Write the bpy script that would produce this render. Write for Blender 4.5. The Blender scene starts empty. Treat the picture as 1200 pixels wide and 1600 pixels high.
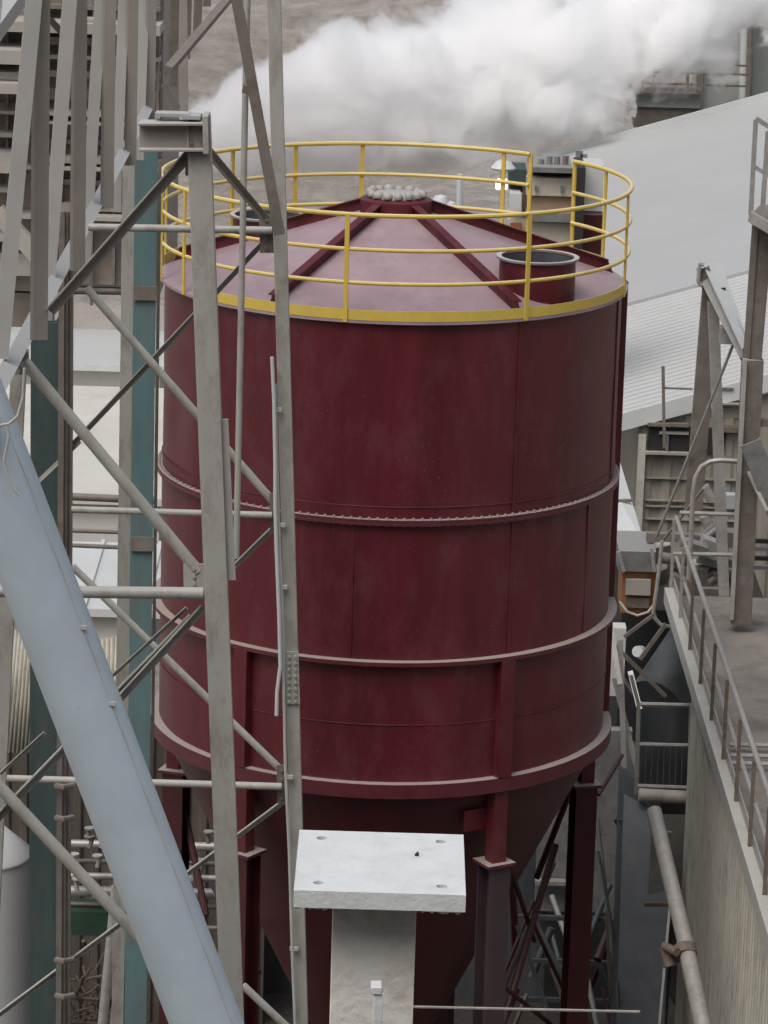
import bpy, bmesh, math, random
from mathutils import Vector, Matrix, noise
random.seed(7)
rad = math.radians
S = bpy.context.scene
# ---------------------------------------------------------------- camera
F_PX = 5618.3                       # focal length in photograph pixels (1200 x 1600)
RIM = 12.4                          # height of the tank's rim above the ground
PITCH, ROLL = 0.2462, 0.0294
CAM = Vector((-0.0325, -39.735, RIM + 7.2665))
FW = Vector((0, math.cos(PITCH), -math.sin(PITCH)))
_r0 = Vector((1, 0, 0)); _u0 = _r0.cross(FW)
RT = _r0*math.cos(ROLL) + _u0*math.sin(ROLL)
UP = -_r0*math.sin(ROLL) + _u0*math.cos(ROLL)
cd = bpy.data.cameras.new('camera'); cam = bpy.data.objects.new('camera', cd)
S.collection.objects.link(cam)
m = Matrix((RT, UP, -FW)).transposed().to_4x4(); m.translation = CAM
cam.matrix_world = m
cd.sensor_fit = 'VERTICAL'; cd.sensor_height = 24.0; cd.lens = 24.0*F_PX/1600
cd.clip_start = 0.5; cd.clip_end = 2000
cd.dof.use_dof = False
S.camera = cam
# ---------------------------------------------------------------- sky, sun, exposure
SUN_EL, SUN_AZ = 58, -150           # azimuth measured from +Y towards +X
w = bpy.data.worlds.new("World"); S.world = w; w.use_nodes = True
nt = w.node_tree; bg = nt.nodes['Background']
sky = nt.nodes.new('ShaderNodeTexSky'); sky.sky_type = 'NISHITA'; sky.sun_disc = False
sky.sun_elevation = rad(SUN_EL); sky.sun_rotation = rad(SUN_AZ)
sky.air_density = 1.0; sky.dust_density = 6.0; sky.ozone_density = 1.0
hs = nt.nodes.new('ShaderNodeHueSaturation'); hs.inputs['Saturation'].default_value = 0.55
nt.links.new(sky.outputs[0], hs.inputs['Color']); nt.links.new(hs.outputs[0], bg.inputs[0])
bg.inputs[1].default_value = 0.13
sd = bpy.data.lights.new('sun', 'SUN'); sd.energy = 0.8; sd.angle = rad(35); sd.color = (1, .98, .95)
so = bpy.data.objects.new('sun', sd); S.collection.objects.link(so)
az, el = rad(SUN_AZ), rad(SUN_EL)
sv = Vector((math.sin(az)*math.cos(el), math.cos(az)*math.cos(el), math.sin(el)))
so.rotation_euler = (-sv).to_track_quat('-Z', 'Y').to_euler()
S.view_settings.view_transform = 'Standard'; S.view_settings.look = 'None'
S.view_settings.exposure = 0.2; S.view_settings.gamma = 1.0
S.cycles.max_bounces = 24; S.cycles.diffuse_bounces = 3; S.cycles.glossy_bounces = 3
S.cycles.volume_bounces = 24; S.cycles.use_denoising = True
S.cycles.volume_max_steps = 256

# ---------------------------------------------------------------- picture -> world
def ray(x, y):
    return FW + RT*((x-600)/F_PX) - UP*((y-800)/F_PX)
def at(x, y, d):
    """point seen at photograph pixel (x, y), d metres in front of the camera along Y"""
    v = ray(x, y); return CAM + v*(d/v.y)
def atz(x, y, z):
    v = ray(x, y); return CAM + v*((z-CAM.z)/v.z)
def px(d): return d/F_PX*1.02        # size of one photograph pixel at distance d

# ---------------------------------------------------------------- materials
def mat(name, col, rough=.6, metal=0, var=.12, scale=3, bump=.1, bscale=40, dirt=None, dirt_amt=.35,
        dust_toplight=None, dust_toplight_amt=.8, streak=False, coat=0, ribs=None, spec=.5):
    M = bpy.data.materials.new(name); M.use_nodes = True
    n = M.node_tree.nodes; L = M.node_tree.links; b = n['Principled BSDF']
    b.inputs['Roughness'].default_value = rough; b.inputs['Metallic'].default_value = metal
    b.inputs['Coat Weight'].default_value = coat; b.inputs['Coat Roughness'].default_value = .25
    b.inputs['Specular IOR Level'].default_value = spec
    tc = n.new('ShaderNodeTexCoord'); mp = n.new('ShaderNodeMapping')
    L.new(tc.outputs['Object'], mp.inputs[0])
    if streak: mp.inputs['Scale'].default_value = (1, 1, .12)
    t = n.new('ShaderNodeTexNoise'); t.inputs['Scale'].default_value = scale; t.inputs['Detail'].default_value = 6
    t.inputs['Roughness'].default_value = .65
    L.new(mp.outputs[0], t.inputs['Vector'])
    r = n.new('ShaderNodeValToRGB')
    a = tuple(max(0, c*(1-var)) for c in col); c2 = tuple(min(1, c*(1+var)) for c in col)
    r.color_ramp.elements[0].position = .3; r.color_ramp.elements[0].color = (*a, 1)
    r.color_ramp.elements[1].position = .7; r.color_ramp.elements[1].color = (*c2, 1)
    L.new(t.outputs['Fac'], r.inputs[0]); cur = r.outputs[0]
    if dirt:
        t2 = n.new('ShaderNodeTexNoise'); t2.inputs['Scale'].default_value = scale*1.7; t2.inputs['Detail'].default_value = 8
        t2.inputs['Roughness'].default_value = .72
        mp2 = n.new('ShaderNodeMapping'); mp2.inputs['Location'].default_value = (7, 3, 5)
        if streak: mp2.inputs['Scale'].default_value = (1, 1, .45)
        L.new(tc.outputs['Object'], mp2.inputs[0]); L.new(mp2.outputs[0], t2.inputs['Vector'])
        r2 = n.new('ShaderNodeMapRange'); r2.inputs[1].default_value = .48; r2.inputs[2].default_value = .72
        r2.inputs[3].default_value = 0; r2.inputs[4].default_value = dirt_amt
        L.new(t2.outputs['Fac'], r2.inputs[0])
        mx = n.new('ShaderNodeMix'); mx.data_type = 'RGBA'
        L.new(r2.outputs[0], mx.inputs[0]); L.new(cur, mx.inputs[6]); mx.inputs[7].default_value = (*dirt, 1)
        cur = mx.outputs[2]
    if dust_toplight:  # settled dust on most paints, painted top light on the yellow rails
        g = n.new('ShaderNodeNewGeometry'); sx = n.new('ShaderNodeSeparateXYZ'); L.new(g.outputs['True Normal'], sx.inputs[0])
        r3 = n.new('ShaderNodeMapRange'); r3.inputs[1].default_value = .35; r3.inputs[2].default_value = .9
        r3.inputs[3].default_value = 0; r3.inputs[4].default_value = dust_toplight_amt
        L.new(sx.outputs[2], r3.inputs[0])
        mx = n.new('ShaderNodeMix'); mx.data_type = 'RGBA'
        L.new(r3.outputs[0], mx.inputs[0]); L.new(cur, mx.inputs[6]); mx.inputs[7].default_value = (*dust_toplight, 1)
        cur = mx.outputs[2]
    L.new(cur, b.inputs['Base Color'])
    h = None
    if bump:
        t3 = n.new('ShaderNodeTexNoise'); t3.inputs['Scale'].default_value = bscale; t3.inputs['Detail'].default_value = 5
        L.new(tc.outputs['Object'], t3.inputs['Vector'])
        bp = n.new('ShaderNodeBump'); bp.inputs['Strength'].default_value = bump; bp.inputs['Distance'].default_value = .01
        L.new(t3.outputs['Fac'], bp.inputs['Height']); L.new(bp.outputs[0], b.inputs['Normal'])
        h = bp
        rr = n.new('ShaderNodeMapRange'); rr.inputs[3].default_value = max(.05, rough-.1); rr.inputs[4].default_value = min(1, rough+.12)
        L.new(t.outputs['Fac'], rr.inputs[0]); L.new(rr.outputs[0], b.inputs['Roughness'])
    return M
RUST = (.10, .045, .02); GRIME = (.07, .055, .045); DUST = (.42, .38, .33)
M = dict(
    maroon=mat('maroon_paint', (.084, .0092, .0140), .42, var=.24, scale=2.2, bump=.25, bscale=26, dirt=(.125, .040, .046), dirt_amt=.55, streak=True, spec=.42),
    maroon_dark=mat('maroon_steel', (.055, .008, .012), .5, var=.2, scale=3, dust_toplight=(.12, .08, .075), dust_toplight_amt=.5),
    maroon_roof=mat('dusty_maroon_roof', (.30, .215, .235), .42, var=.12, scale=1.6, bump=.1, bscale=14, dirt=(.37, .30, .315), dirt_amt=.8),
    ring=mat('dusty_maroon_ring', (.085, .012, .02), .5, var=.2, scale=5, dust_toplight=(.34, .29, .26), dust_toplight_amt=.95),
    bolt=mat('dusty_bolt', (.30, .25, .25), .6, var=.25, scale=12),
    yellow=mat('yellow_paint', (.56, .40, .065), .45, var=.08, scale=5, dirt=(.52, .42, .2), dirt_amt=.4, dust_toplight=(.68, .60, .38), dust_toplight_amt=.75),  # pale upward faces of the rails: light from above put into the colour
    steel=mat('grey_tower_paint', (.33, .325, .295), .55, var=.10, scale=4, dirt=(.16, .125, .09), dirt_amt=.75, dust_toplight=(.42, .42, .40), dust_toplight_amt=.6, streak=True),
    steel_dark=mat('brown_steel', (.15, .132, .115), .6, var=.2, scale=5, dirt=RUST, dirt_amt=.5, dust_toplight=(.22, .20, .18), dust_toplight_amt=.5),
    gallery=mat('gallery_sheet', (.27, .245, .215), .55, var=.07, scale=3, dirt=(.22, .19, .16), dirt_amt=.4, dust_toplight=(.5, .5, .5), dust_toplight_amt=.7),
    gallery_l=mat('gallery_light_paint', (.32, .315, .30), .5, var=.06, scale=3, dust_toplight=(.42, .43, .43), dust_toplight_amt=.8),
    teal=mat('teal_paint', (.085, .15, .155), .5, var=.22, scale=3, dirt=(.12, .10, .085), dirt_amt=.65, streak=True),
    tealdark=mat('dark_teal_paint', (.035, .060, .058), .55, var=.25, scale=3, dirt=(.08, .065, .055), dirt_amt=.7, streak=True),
    pipe=mat('pale_blue_duct', (.40, .475, .53), .42, var=.08, scale=2.2, bump=.05, dirt=(.46, .50, .53), dirt_amt=.5),
    white=mat('white_paint', (.60, .63, .635), .5, var=.07, scale=5, bump=.25, bscale=60, dirt=(.46, .45, .41), dirt_amt=.55),
    post=mat('grimy_white_post', (.76, .75, .70), .6, var=.06, scale=4, bump=.6, bscale=35, dirt=(.45, .39, .28), dirt_amt=.7),
    hole=mat('dark_hole', (.02, .018, .02), .8, var=.1),
    roof=mat('pale_grey_roof', (.36, .37, .37), .6, var=.04, scale=.35, bump=0, dirt=(.36, .35, .33), dirt_amt=.35),
    fascia=mat('fascia_paint', (.50, .52, .51), .5, var=.05, scale=1),
    wallsheet=mat('beige_wall_sheet', (.25, .235, .195), .65, var=.15, scale=.9, dirt=(.14, .115, .09), dirt_amt=.7, streak=True),
    wallcream=mat('cream_wall_sheet', (.41, .395, .335), .6, var=.16, scale=2.4, dirt=(.17, .155, .12), dirt_amt=.75, streak=True),
    walldark=mat('dark_brown_sheet', (.072, .060, .05), .7, var=.25, scale=1.5, dirt=(.15, .13, .11), dirt_amt=.5, streak=True),
    dirtyroof=mat('dirty_flat_roof', (.19, .172, .15), .9, var=.3, scale=.9, bump=.8, bscale=8, dirt=(.07, .058, .045), dirt_amt=.8),
    galv=mat('galvanised_tube', (.36, .35, .33), .42, .35, var=.12, scale=6, dirt=(.2, .15, .1), dirt_amt=.5),
    rusty=mat('rusty_steel', (.12, .092, .072), .75, var=.3, scale=8, dirt=(.2, .17, .14), dirt_amt=.5),
    orange=mat('orange_paint', (.26, .105, .035), .5, var=.2, scale=4, dirt=(.2, .1, .05), dirt_amt=.6),
    cream=mat('cream_enamel', (.50, .46, .38), .5, var=.06, scale=4, dirt=(.35, .27, .2), dirt_amt=.4),
    tan=mat('tan_enamel', (.30, .20, .135), .55, var=.1, scale=4),
    black=mat('black_grease_and_shade', (.018, .017, .017), .6, var=.3, scale=6),  # grease on machinery, painted shade on the lower partition panel
    grey=mat('machine_grey', (.16, .165, .16), .5, var=.2, scale=4, dirt=GRIME, dirt_amt=.6, dust_toplight=(.3, .29, .27), dust_toplight_amt=.6),
    palewall=mat('pale_render', (.52, .51, .47), .7, var=.08, scale=.6, dirt=(.38, .35, .3), dirt_amt=.5),
    whitesheet=mat('white_sheet', (.50, .52, .515), .5, var=.06, scale=1, dirt=(.45, .43, .4), dirt_amt=.4),
    brownwall=mat('brown_louvre', (.25, .21, .18), .7, var=.2, scale=1, dirt=(.32, .28, .24), dirt_amt=.5),
    ledge=mat('pale_ledge', (.30, .28, .25), .6, var=.1, scale=2, dust_toplight=(.38, .36, .34), dust_toplight_amt=.8),
    green=mat('dark_green_paint', (.02, .05, .032), .5, var=.2),
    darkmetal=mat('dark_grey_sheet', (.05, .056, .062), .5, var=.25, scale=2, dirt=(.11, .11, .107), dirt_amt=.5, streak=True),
    farwall=mat('grey_green_cladding', (.30, .32, .30), .6, var=.08, scale=1),
    tiltgrey=mat('weathered_conduit', (.40, .40, .37), .5, var=.1, scale=5),
)
def specks(Mx, col, scale, thr, amt):
    n = Mx.node_tree.nodes; L = Mx.node_tree.links; b = n['Principled BSDF']; src = b.inputs['Base Color'].links[0].from_socket
    tc = n.new('ShaderNodeTexCoord'); t = n.new('ShaderNodeTexVoronoi'); t.inputs['Scale'].default_value = scale
    L.new(tc.outputs['Object'], t.inputs['Vector'])
    t2 = n.new('ShaderNodeTexNoise'); t2.inputs['Scale'].default_value = 1.3; L.new(tc.outputs['Object'], t2.inputs['Vector'])
    r = n.new('ShaderNodeMapRange'); r.inputs[1].default_value = thr; r.inputs[2].default_value = thr*.6; r.inputs[3].default_value = 0; r.inputs[4].default_value = amt
    L.new(t.outputs['Distance'], r.inputs[0])
    r2 = n.new('ShaderNodeMapRange'); r2.inputs[1].default_value = .5; r2.inputs[2].default_value = .62; L.new(t2.outputs['Fac'], r2.inputs[0])
    mu = n.new('ShaderNodeMath'); mu.operation = 'MULTIPLY'; L.new(r.outputs[0], mu.inputs[0]); L.new(r2.outputs[0], mu.inputs[1])
    mx = n.new('ShaderNodeMix'); mx.data_type = 'RGBA'; L.new(mu.outputs[0], mx.inputs[0]); L.new(src, mx.inputs[6]); mx.inputs[7].default_value = (*col, 1)
    L.new(mx.outputs[2], b.inputs['Base Color'])
specks(M['maroon'], (.28, .19, .18), 15, .095, .65)
specks(M['pipe'], (.20, .20, .19), 9, .05, .6)
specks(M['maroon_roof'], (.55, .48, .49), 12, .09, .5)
specks(M['white'], (.25, .24, .22), 30, .10, .6)
def terrain_mat(name, a, b_, c, s1, band):
    Mx = bpy.data.materials.new(name); Mx.use_nodes = True
    n = Mx.node_tree.nodes; L = Mx.node_tree.links; b = n['Principled BSDF']; b.inputs['Roughness'].default_value = .95
    tc = n.new('ShaderNodeTexCoord'); mp = n.new('ShaderNodeMapping'); mp.inputs['Scale'].default_value = band
    L.new(tc.outputs['Object'], mp.inputs[0])
    t = n.new('ShaderNodeTexNoise'); t.inputs['Scale'].default_value = s1; t.inputs['Detail'].default_value = 10; t.inputs['Roughness'].default_value = .7
    L.new(mp.outputs[0], t.inputs['Vector'])
    r = n.new('ShaderNodeValToRGB'); e = r.color_ramp.elements
    e[0].position = .25; e[0].color = (*a, 1); e[1].position = .75; e[1].color = (*c, 1)
    k = e.new(.5); k.color = (*b_, 1)
    L.new(t.outputs['Fac'], r.inputs[0])
    t2 = n.new('ShaderNodeTexNoise'); t2.inputs['Scale'].default_value = .12; t2.inputs['Detail'].default_value = 4
    L.new(tc.outputs['Object'], t2.inputs['Vector'])
    mx = n.new('ShaderNodeMix'); mx.data_type = 'RGBA'; mx.blend_type = 'MULTIPLY'; mx.inputs[0].default_value = .6
    r2 = n.new('ShaderNodeValToRGB'); r2.color_ramp.elements[0].position = .35; r2.color_ramp.elements[0].color = (.78, .72, .68, 1)
    r2.color_ramp.elements[1].position = .62; r2.color_ramp.elements[1].color = (1, 1, 1, 1)
    L.new(t2.outputs['Fac'], r2.inputs[0]); L.new(r.outputs[0], mx.inputs[6]); L.new(r2.outputs[0], mx.inputs[7])
    L.new(mx.outputs[2], b.inputs['Base Color'])
    bp = n.new('ShaderNodeBump'); bp.inputs['Strength'].default_value = 1; bp.inputs['Distance'].default_value = .2
    L.new(t.outputs['Fac'], bp.inputs['Height']); L.new(bp.outputs[0], b.inputs['Normal'])
    return Mx
M['ring_grey'] = mat('nozzle_flange_paint', (.2, .17, .17), .5, var=.2, dust_toplight=(.46, .44, .43), dust_toplight_amt=.9)
M['column_grey'] = mat('grey_maroon_column_paint', (.05, .035, .04), .55, var=.25, scale=3, dirt=(.06, .015, .02), dirt_amt=.6, streak=True)  # dark grey-maroon paint of the right front column
M['hill'] = terrain_mat('quarry_slope', (.15, .138, .125), (.28, .262, .242), (.40, .378, .355), 1.6, (.6, 1, 1.3))
M['gap_shade'] = terrain_mat('painted_gap_shade', (.02, .017, .015), (.035, .03, .026), (.06, .052, .045), .8, (1, 1, 1))  # dark tone standing for the shade between the buildings
M['ground'] = terrain_mat('dusty_yard', (.27, .25, .215), (.34, .315, .275), (.42, .40, .36), .5, (1, 1, 1))
def emit(name, col, s):
    Mx = bpy.data.materials.new(name); Mx.use_nodes = True; b = Mx.node_tree.nodes['Principled BSDF']
    b.inputs['Emission Color'].default_value = (*col, 1); b.inputs['Emission Strength'].default_value = s
    return Mx
M['lamp'] = emit('lit_lamp', (1, .82, .45), 1.6)

# ---------------------------------------------------------------- mesh builder
def V(*a): return Vector(a)
class MB:
    def __init__(s): s.v = []; s.f = []
    def add(s, vs, fs):
        o = len(s.v); s.v += [Vector(v) for v in vs]; s.f += [[i+o for i in f] for f in fs]; return s
    def frame(s, a, b, up=None):
        z = (b-a).normalized(); u = Vector(up) if up is not None else Vector((0, -1, 0))
        if abs(z.dot(u.normalized())) > .97: u = Vector((0, 0, 1)) if abs(z.z) < .9 else Vector((1, 0, 0))
        x = u.cross(z).normalized(); y = z.cross(x)      # y lies towards 'up'
        return x, y, z
    def prism(s, a, b, poly, up=None):
        """extrude a closed 2-D outline (x across, y towards up) from a to b"""
        x, y, z = s.frame(a, b, up); n = len(poly)
        vs = [p + x*q[0] + y*q[1] for p in (a, b) for q in poly]
        fs = [[i, (i+1) % n, n+(i+1) % n, n+i] for i in range(n)] + [list(range(n))[::-1], list(range(n, 2*n))]
        return s.add(vs, fs)
    def bar(s, a, b, w, h=None, up=None):
        h = h or w; w /= 2; h /= 2
        return s.prism(a, b, [(-w, -h), (w, -h), (w, h), (-w, h)], up)
    def angle(s, a, b, w, t=None, up=None, flip=1):
        t = t or w*.13
        P = [(-w/2, -w/2), (w/2, -w/2), (w/2, -w/2+t), (-w/2+t, -w/2+t), (-w/2+t, w/2), (-w/2, w/2)]
        return s.prism(a, b, [(p[0]*flip, p[1]) for p in P][::flip], up)
    def channel(s, a, b, w, h, t, up=None):
        """web faces 'up', flanges run away from it"""
        P = [(-w/2, h/2), (-w/2, -h/2), (-w/2+t, -h/2), (-w/2+t, h/2-t), (w/2-t, h/2-t), (w/2-t, -h/2), (w/2, -h/2), (w/2, h/2)]
        return s.prism(a, b, P, up)
    def ibeam(s, a, b, w, h, t=.012, up=None):
        W, H, T = w/2, h/2, t/2
        P = [(-W, -H), (W, -H), (W, -H+t), (T, -H+t), (T, H-t), (W, H-t), (W, H), (-W, H), (-W, H-t), (-T, H-t), (-T, -H+t), (-W, -H+t)]
        return s.prism(a, b, P, up)
    def box(s, c, size, rot=None):
        x, y, z = [q/2 for q in size]; R = rot or Matrix.Identity(3)
        vs = [Vector(c) + R @ Vector((i*x, j*y, k*z)) for k in (-1, 1) for i, j in ((-1, -1), (1, -1), (1, 1), (-1, 1))]
        return s.add(vs, [[3, 2, 1, 0], [4, 5, 6, 7], [0, 1, 5, 4], [1, 2, 6, 5], [2, 3, 7, 6], [3, 0, 4, 7]])
    def tube(s, a, b, r, n=12, r2=None):
        r2 = r if r2 is None else r2
        x, y, z = s.frame(a, b); vs = []
        for p, q in ((a, r), (b, r2)):
            vs += [p + x*(q*math.cos(2*math.pi*i/n)) + y*(q*math.sin(2*math.pi*i/n)) for i in range(n)]
        return s.add(vs, [[i, (i+1) % n, n+(i+1) % n, n+i] for i in range(n)] + [list(range(n))[::-1], list(range(n, 2*n))])
    def path(s, pts, r, n=8, closed=False):
        pts = [Vector(p) for p in pts]; N = len(pts); rings = []
        nrm = None
        for i, p in enumerate(pts):
            a = pts[(i-1) % N] if closed or i else p; c = pts[(i+1) % N] if closed or i < N-1 else p
            t = (c-a).normalized()
            if nrm is None:
                nrm = t.orthogonal().normalized()
            nrm = (nrm - t*nrm.dot(t)).normalized(); bn = t.cross(nrm)
            rings.append([p + nrm*(r*math.cos(2*math.pi*k/n)) + bn*(r*math.sin(2*math.pi*k/n)) for k in range(n)])
        fs = []
        for i in range(N if closed else N-1):
            j = (i+1) % N
            fs += [[i*n+k, i*n+(k+1) % n, j*n+(k+1) % n, j*n+k] for k in range(n)]
        if not closed: fs += [list(range(n))[::-1], list(range((N-1)*n, N*n))]
        return s.add([q for g in rings for q in g], fs)
    def revolve(s, prof, c=(0, 0, 0), n=96, a0=0, a1=360, closed=False):
        """prof: list of (r, z)"""
        full = abs(a1-a0) >= 360; c = Vector(c); m_ = n if full else n+1; k = len(prof); vs = []
        for i in range(m_):
            t = rad(a0 + (a1-a0)*i/n)
            vs += [c + V(r*math.cos(t), r*math.sin(t), z) for r, z in prof]
        fs = []
        for i in range(n):
            j = (i+1) % m_
            for q in range(k if closed else k-1):
                w_ = (q+1) % k
                fs.append([i*k+q, j*k+q, j*k+w_, i*k+w_])
        return s.add(vs, fs)
    def poly(s, pts, thick):
        """flat plate: outline extruded by the vector thick"""
        n = len(pts); t = Vector(thick)
        return s.add(list(pts) + [p+t for p in pts], [list(range(n))[::-1], list(range(n, 2*n))] + [[i, (i+1) % n, n+(i+1) % n, n+i] for i in range(n)])
    def build(s, name, material, parent=None, smooth=40, bevel=0, label=None):
        off = parent.get('_off') if parent else None
        off = Vector(off) if off is not None else Vector((0, 0, 0))
        me = bpy.data.meshes.new(name); me.from_pydata([v-off for v in s.v], [], s.f)
        bm = bmesh.new(); bm.from_mesh(me); bmesh.ops.recalc_face_normals(bm, faces=bm.faces); bm.to_mesh(me); bm.free()
        me.materials.append(material)
        if smooth:
            me.polygons.foreach_set('use_smooth', [True]*len(me.polygons)); me.set_sharp_from_angle(angle=rad(smooth))
        o = bpy.data.objects.new(name, me); S.collection.objects.link(o)
        if parent: o.parent = parent; o['_off'] = tuple(off)
        if bevel:
            bv = o.modifiers.new('bevel', 'BEVEL'); bv.width = bevel; bv.segments = 2; bv.limit_method = 'ANGLE'
        if label: o['label'] = label
        return o
def tag(o, label, cat, group=None, kind=None):
    o['label'] = label; o['category'] = cat
    if group: o['group'] = group
    if kind: o['kind'] = kind
    return o
def thing(name, loc, label, cat, group=None):
    o = bpy.data.objects.new(name, None); S.collection.objects.link(o); o.location = loc
    o.empty_display_size = .3; o['_off'] = tuple(loc)
    return tag(o, label, cat, group)
def lone(o, label, cat, group=None): return tag(o, label, cat, group)
def ground_under(p): return Vector((p.x, p.y, 0))
def copy_part(o, parent, mtx=None):
    c = o.copy(); S.collection.objects.link(c); c.parent = parent
    if mtx is not None: c.matrix_local = mtx
    return c
# ================================================================ SETTING
def sheet(name, material, xs, ys, zf):
    mb = MB(); nx, ny = len(xs), len(ys)
    mb.add([V(x, y, zf(x, y)) for y in ys for x in xs], [[j*nx+i, j*nx+i+1, (j+1)*nx+i+1, (j+1)*nx+i] for j in range(ny-1) for i in range(nx-1)])
    return mb.build(name, material, smooth=180)
g = sheet('ground', M['ground'], [-400+i*20 for i in range(41)], [-120+i*20 for i in range(40)], lambda x, y: 0.0)
g['kind'] = 'structure'
yd = sheet('gap_shade_sheet', M['gap_shade'], [-6+i*2 for i in range(12)], [-38+i*2.5 for i in range(27)], lambda x, y: .004)  # dark sheet over the ground that paints in the shade of the gap
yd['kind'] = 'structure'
def hillz(x, y):
    h = (y-62)*.42
    if h < 0: return h*.5-.05
    st = 2.4; k = math.floor(h/st); f = h/st-k
    f = f*f*f*(f*(f*6-15)+10)
    n1 = noise.fractal(V(x*.06, y*.09, 0), .9, 2.1, 5)*1.5 + noise.fractal(V(x*.35, y*.5, 5), .8, 2.1, 4)*.42
    return (k+f)*st*.75 + h*.25 + n1*min(1, h/3)
xs = [-90+i*.75 for i in range(241)]; ys = [60+i*.6 for i in range(130)]
hl = sheet('hillside', M['hill'], xs, ys, hillz); hl['kind'] = 'structure'

# ================================================================ STORAGE TANK
T = thing('storage_tank', (0, 0, 0), 'big dark maroon cylindrical tank with cone roof and yellow guardrail', 'tank')
R = 2.56
def ang(a):      # a measured from the side facing the camera, positive to the right
    return V(math.sin(rad(a)), -math.cos(rad(a)), 0)
mb = MB(); N = 288; rows = 56; z0, z1 = RIM-5.2, RIM
vs = []
for j in range(rows+1):
    z = z0+(z1-z0)*j/rows
    for i in range(N):
        t = 2*math.pi*i/N; c, s_ = math.cos(t), math.sin(t)
        dent = noise.noise(V(c*2.2, s_*2.2, z*.8))*.010 + noise.noise(V(c*5, s_*5, z*2+9))*.004
        a = math.degrees(math.atan2(c, -s_))
        dent -= .07*math.exp(-((a+68)/9)**2-((z-(RIM-1.45))/.45)**2)
        vs.append(V((R+dent)*c, (R+dent)*s_, z))
mb.add(vs, [[j*N+i, j*N+(i+1) % N, (j+1)*N+(i+1) % N, (j+1)*N+i] for j in range(rows) for i in range(N)])
shell = mb.build('shell', M['maroon'], T, smooth=180)
mb = MB()
for zz in (RIM-4.45, RIM-2.02):
    mb.path([V(math.cos(t)*(R+.004), math.sin(t)*(R+.004), zz) for t in [2*math.pi*i/144 for i in range(144)]], .008, 6, True)
for a, za, zb in ((32, RIM-3.7, RIM), (-50, RIM-2.1, RIM), (-8, RIM-3.7, RIM-2.2), (76, RIM-2.1, RIM), (60, RIM-3.7, RIM-2.2)):
    mb.bar(ang(a)*(R+.0)+V(0, 0, za), ang(a)*(R+.0)+V(0, 0, zb), .032, .022, up=ang(a))
mb.build('weld_seam', M['maroon'], shell)
# roof
APEX = .86; SL = APEX/2.56
mb = MB(); prof = [(2.62, RIM-.03), (2.62, RIM+.0), (2.56, RIM+.01)] + [(r_, RIM+.01+(2.56-r_)*SL) for r_ in (2.3, 1.9, 1.4, .9, .5, .3)]
mb.revolve(prof, n=192)
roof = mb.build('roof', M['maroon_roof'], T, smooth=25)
def rz(r_): return RIM+.01+(2.56-r_)*SL
for a in (-31, 32, 104, -103, 160, -160):
    mb = MB(); d = ang(a); n_ = ang(a+90)
    for s_ in (-1,):
        mb.poly([d*2.57+V(0, 0, rz(2.57))+n_*.006, d*.34+V(0, 0, rz(.34))+n_*.006, d*.34+V(0, 0, rz(.34)+.125)+n_*.006, d*2.5+V(0, 0, rz(2.5)+.125)+n_*.006], n_*-.012)
    mb.poly([d*2.5+V(0, 0, rz(2.5)+.125)+n_*.05, d*.34+V(0, 0, rz(.34)+.125)+n_*.05, d*.34+V(0, 0, rz(.34)+.137)+n_*.05, d*2.5+V(0, 0, rz(2.5)+.137)+n_*.05], n_*-.10)
    mb.build('roof_rib', M['maroon'], roof)
mb = MB(); mb.revolve([(.40, rz(.4)-.02), (.40, rz(.4)+.15), (.36, rz(.4)+.17), (.0, rz(.4)+.19)], n=48)
mb.build('crown_collar', M['maroon'], roof)
mb = MB()
for i in range(15):
    d = ang(i*24+5); c = d*.29+V(0, 0, rz(.4)+.19); h = random.uniform(.06, .085); q_ = random.uniform(.05, .066)
    mb.revolve([(0, h), (q_*.6, h*.9), (q_, h*.45), (q_*.9, 0)], c, 10)
mb.revolve([(.30, rz(.4)+.17), (.30, rz(.4)+.20), (.24, rz(.4)+.22), (.0, rz(.4)+.225)], n=24)
mb.build('vent_cap', M['ledge'], roof, smooth=80)
# nozzles
def nozzle(x, y, r_, h):
    z = rz(math.hypot(x, y)); mb = MB()
    mb.revolve([(r_, z-.3), (r_, z+h), (r_-.015, z+h), (r_-.015, z-.1), (0, z-.1)], (x, y, 0), 48)
    nz = mb.build('nozzle', M['maroon'], T)
    mb = MB(); mb.revolve([(r_-.018, z+h-.01), (r_-.018, z-.09), (0, z-.09)], (x, y, 0), 48); mb.build('nozzle_liner', M['darkmetal'], nz)
    mb = MB(); mb.revolve([(r_-.02, z+h), (r_+.035, z+h), (r_+.035, z+h+.022), (r_-.02, z+h+.022)], (x, y, 0), 48, closed=True)
    mb.build('nozzle_flange', M['ring_grey'], nz)


nozzle(1.55, -1.32, .415, .31); nozzle(-1.45, .75, .40, .20)
# flange, rings
def ringpart(name, prof, material, parent=T):
    mb = MB(); mb.revolve([(r_, RIM+z) for r_, z in prof], n=192, closed=True); return mb.build(name, material, parent)
fl = ringpart('bolted_flange', [(R, -2.15), (R+.065, -2.15), (R+.065, -2.185), (R, -2.185)], M['ring'])
ringpart('lower_flange', [(R, -2.19), (R+.065, -2.19), (R+.065, -2.215), (R, -2.215)], M['ring'], fl)
ringpart('stiffener_ring', [(R-.01, -3.72), (R+.105, -3.72), (R+.105, -3.765), (R-.01, -3.765)], M['ring'])
rg = ringpart('base_ring', [(R-.01, -5.10), (R+.10, -5.10), (R+.10, -5.26), (R+.075, -5.26), (R+.075, -5.13), (R-.01, -5.13)], M['ring'])
ringpart('lower_lip', [(R-.02, -5.245), (R+.073, -5.245), (R+.073, -5.268), (R-.02, -5.268)], M['ring'], rg)
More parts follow.
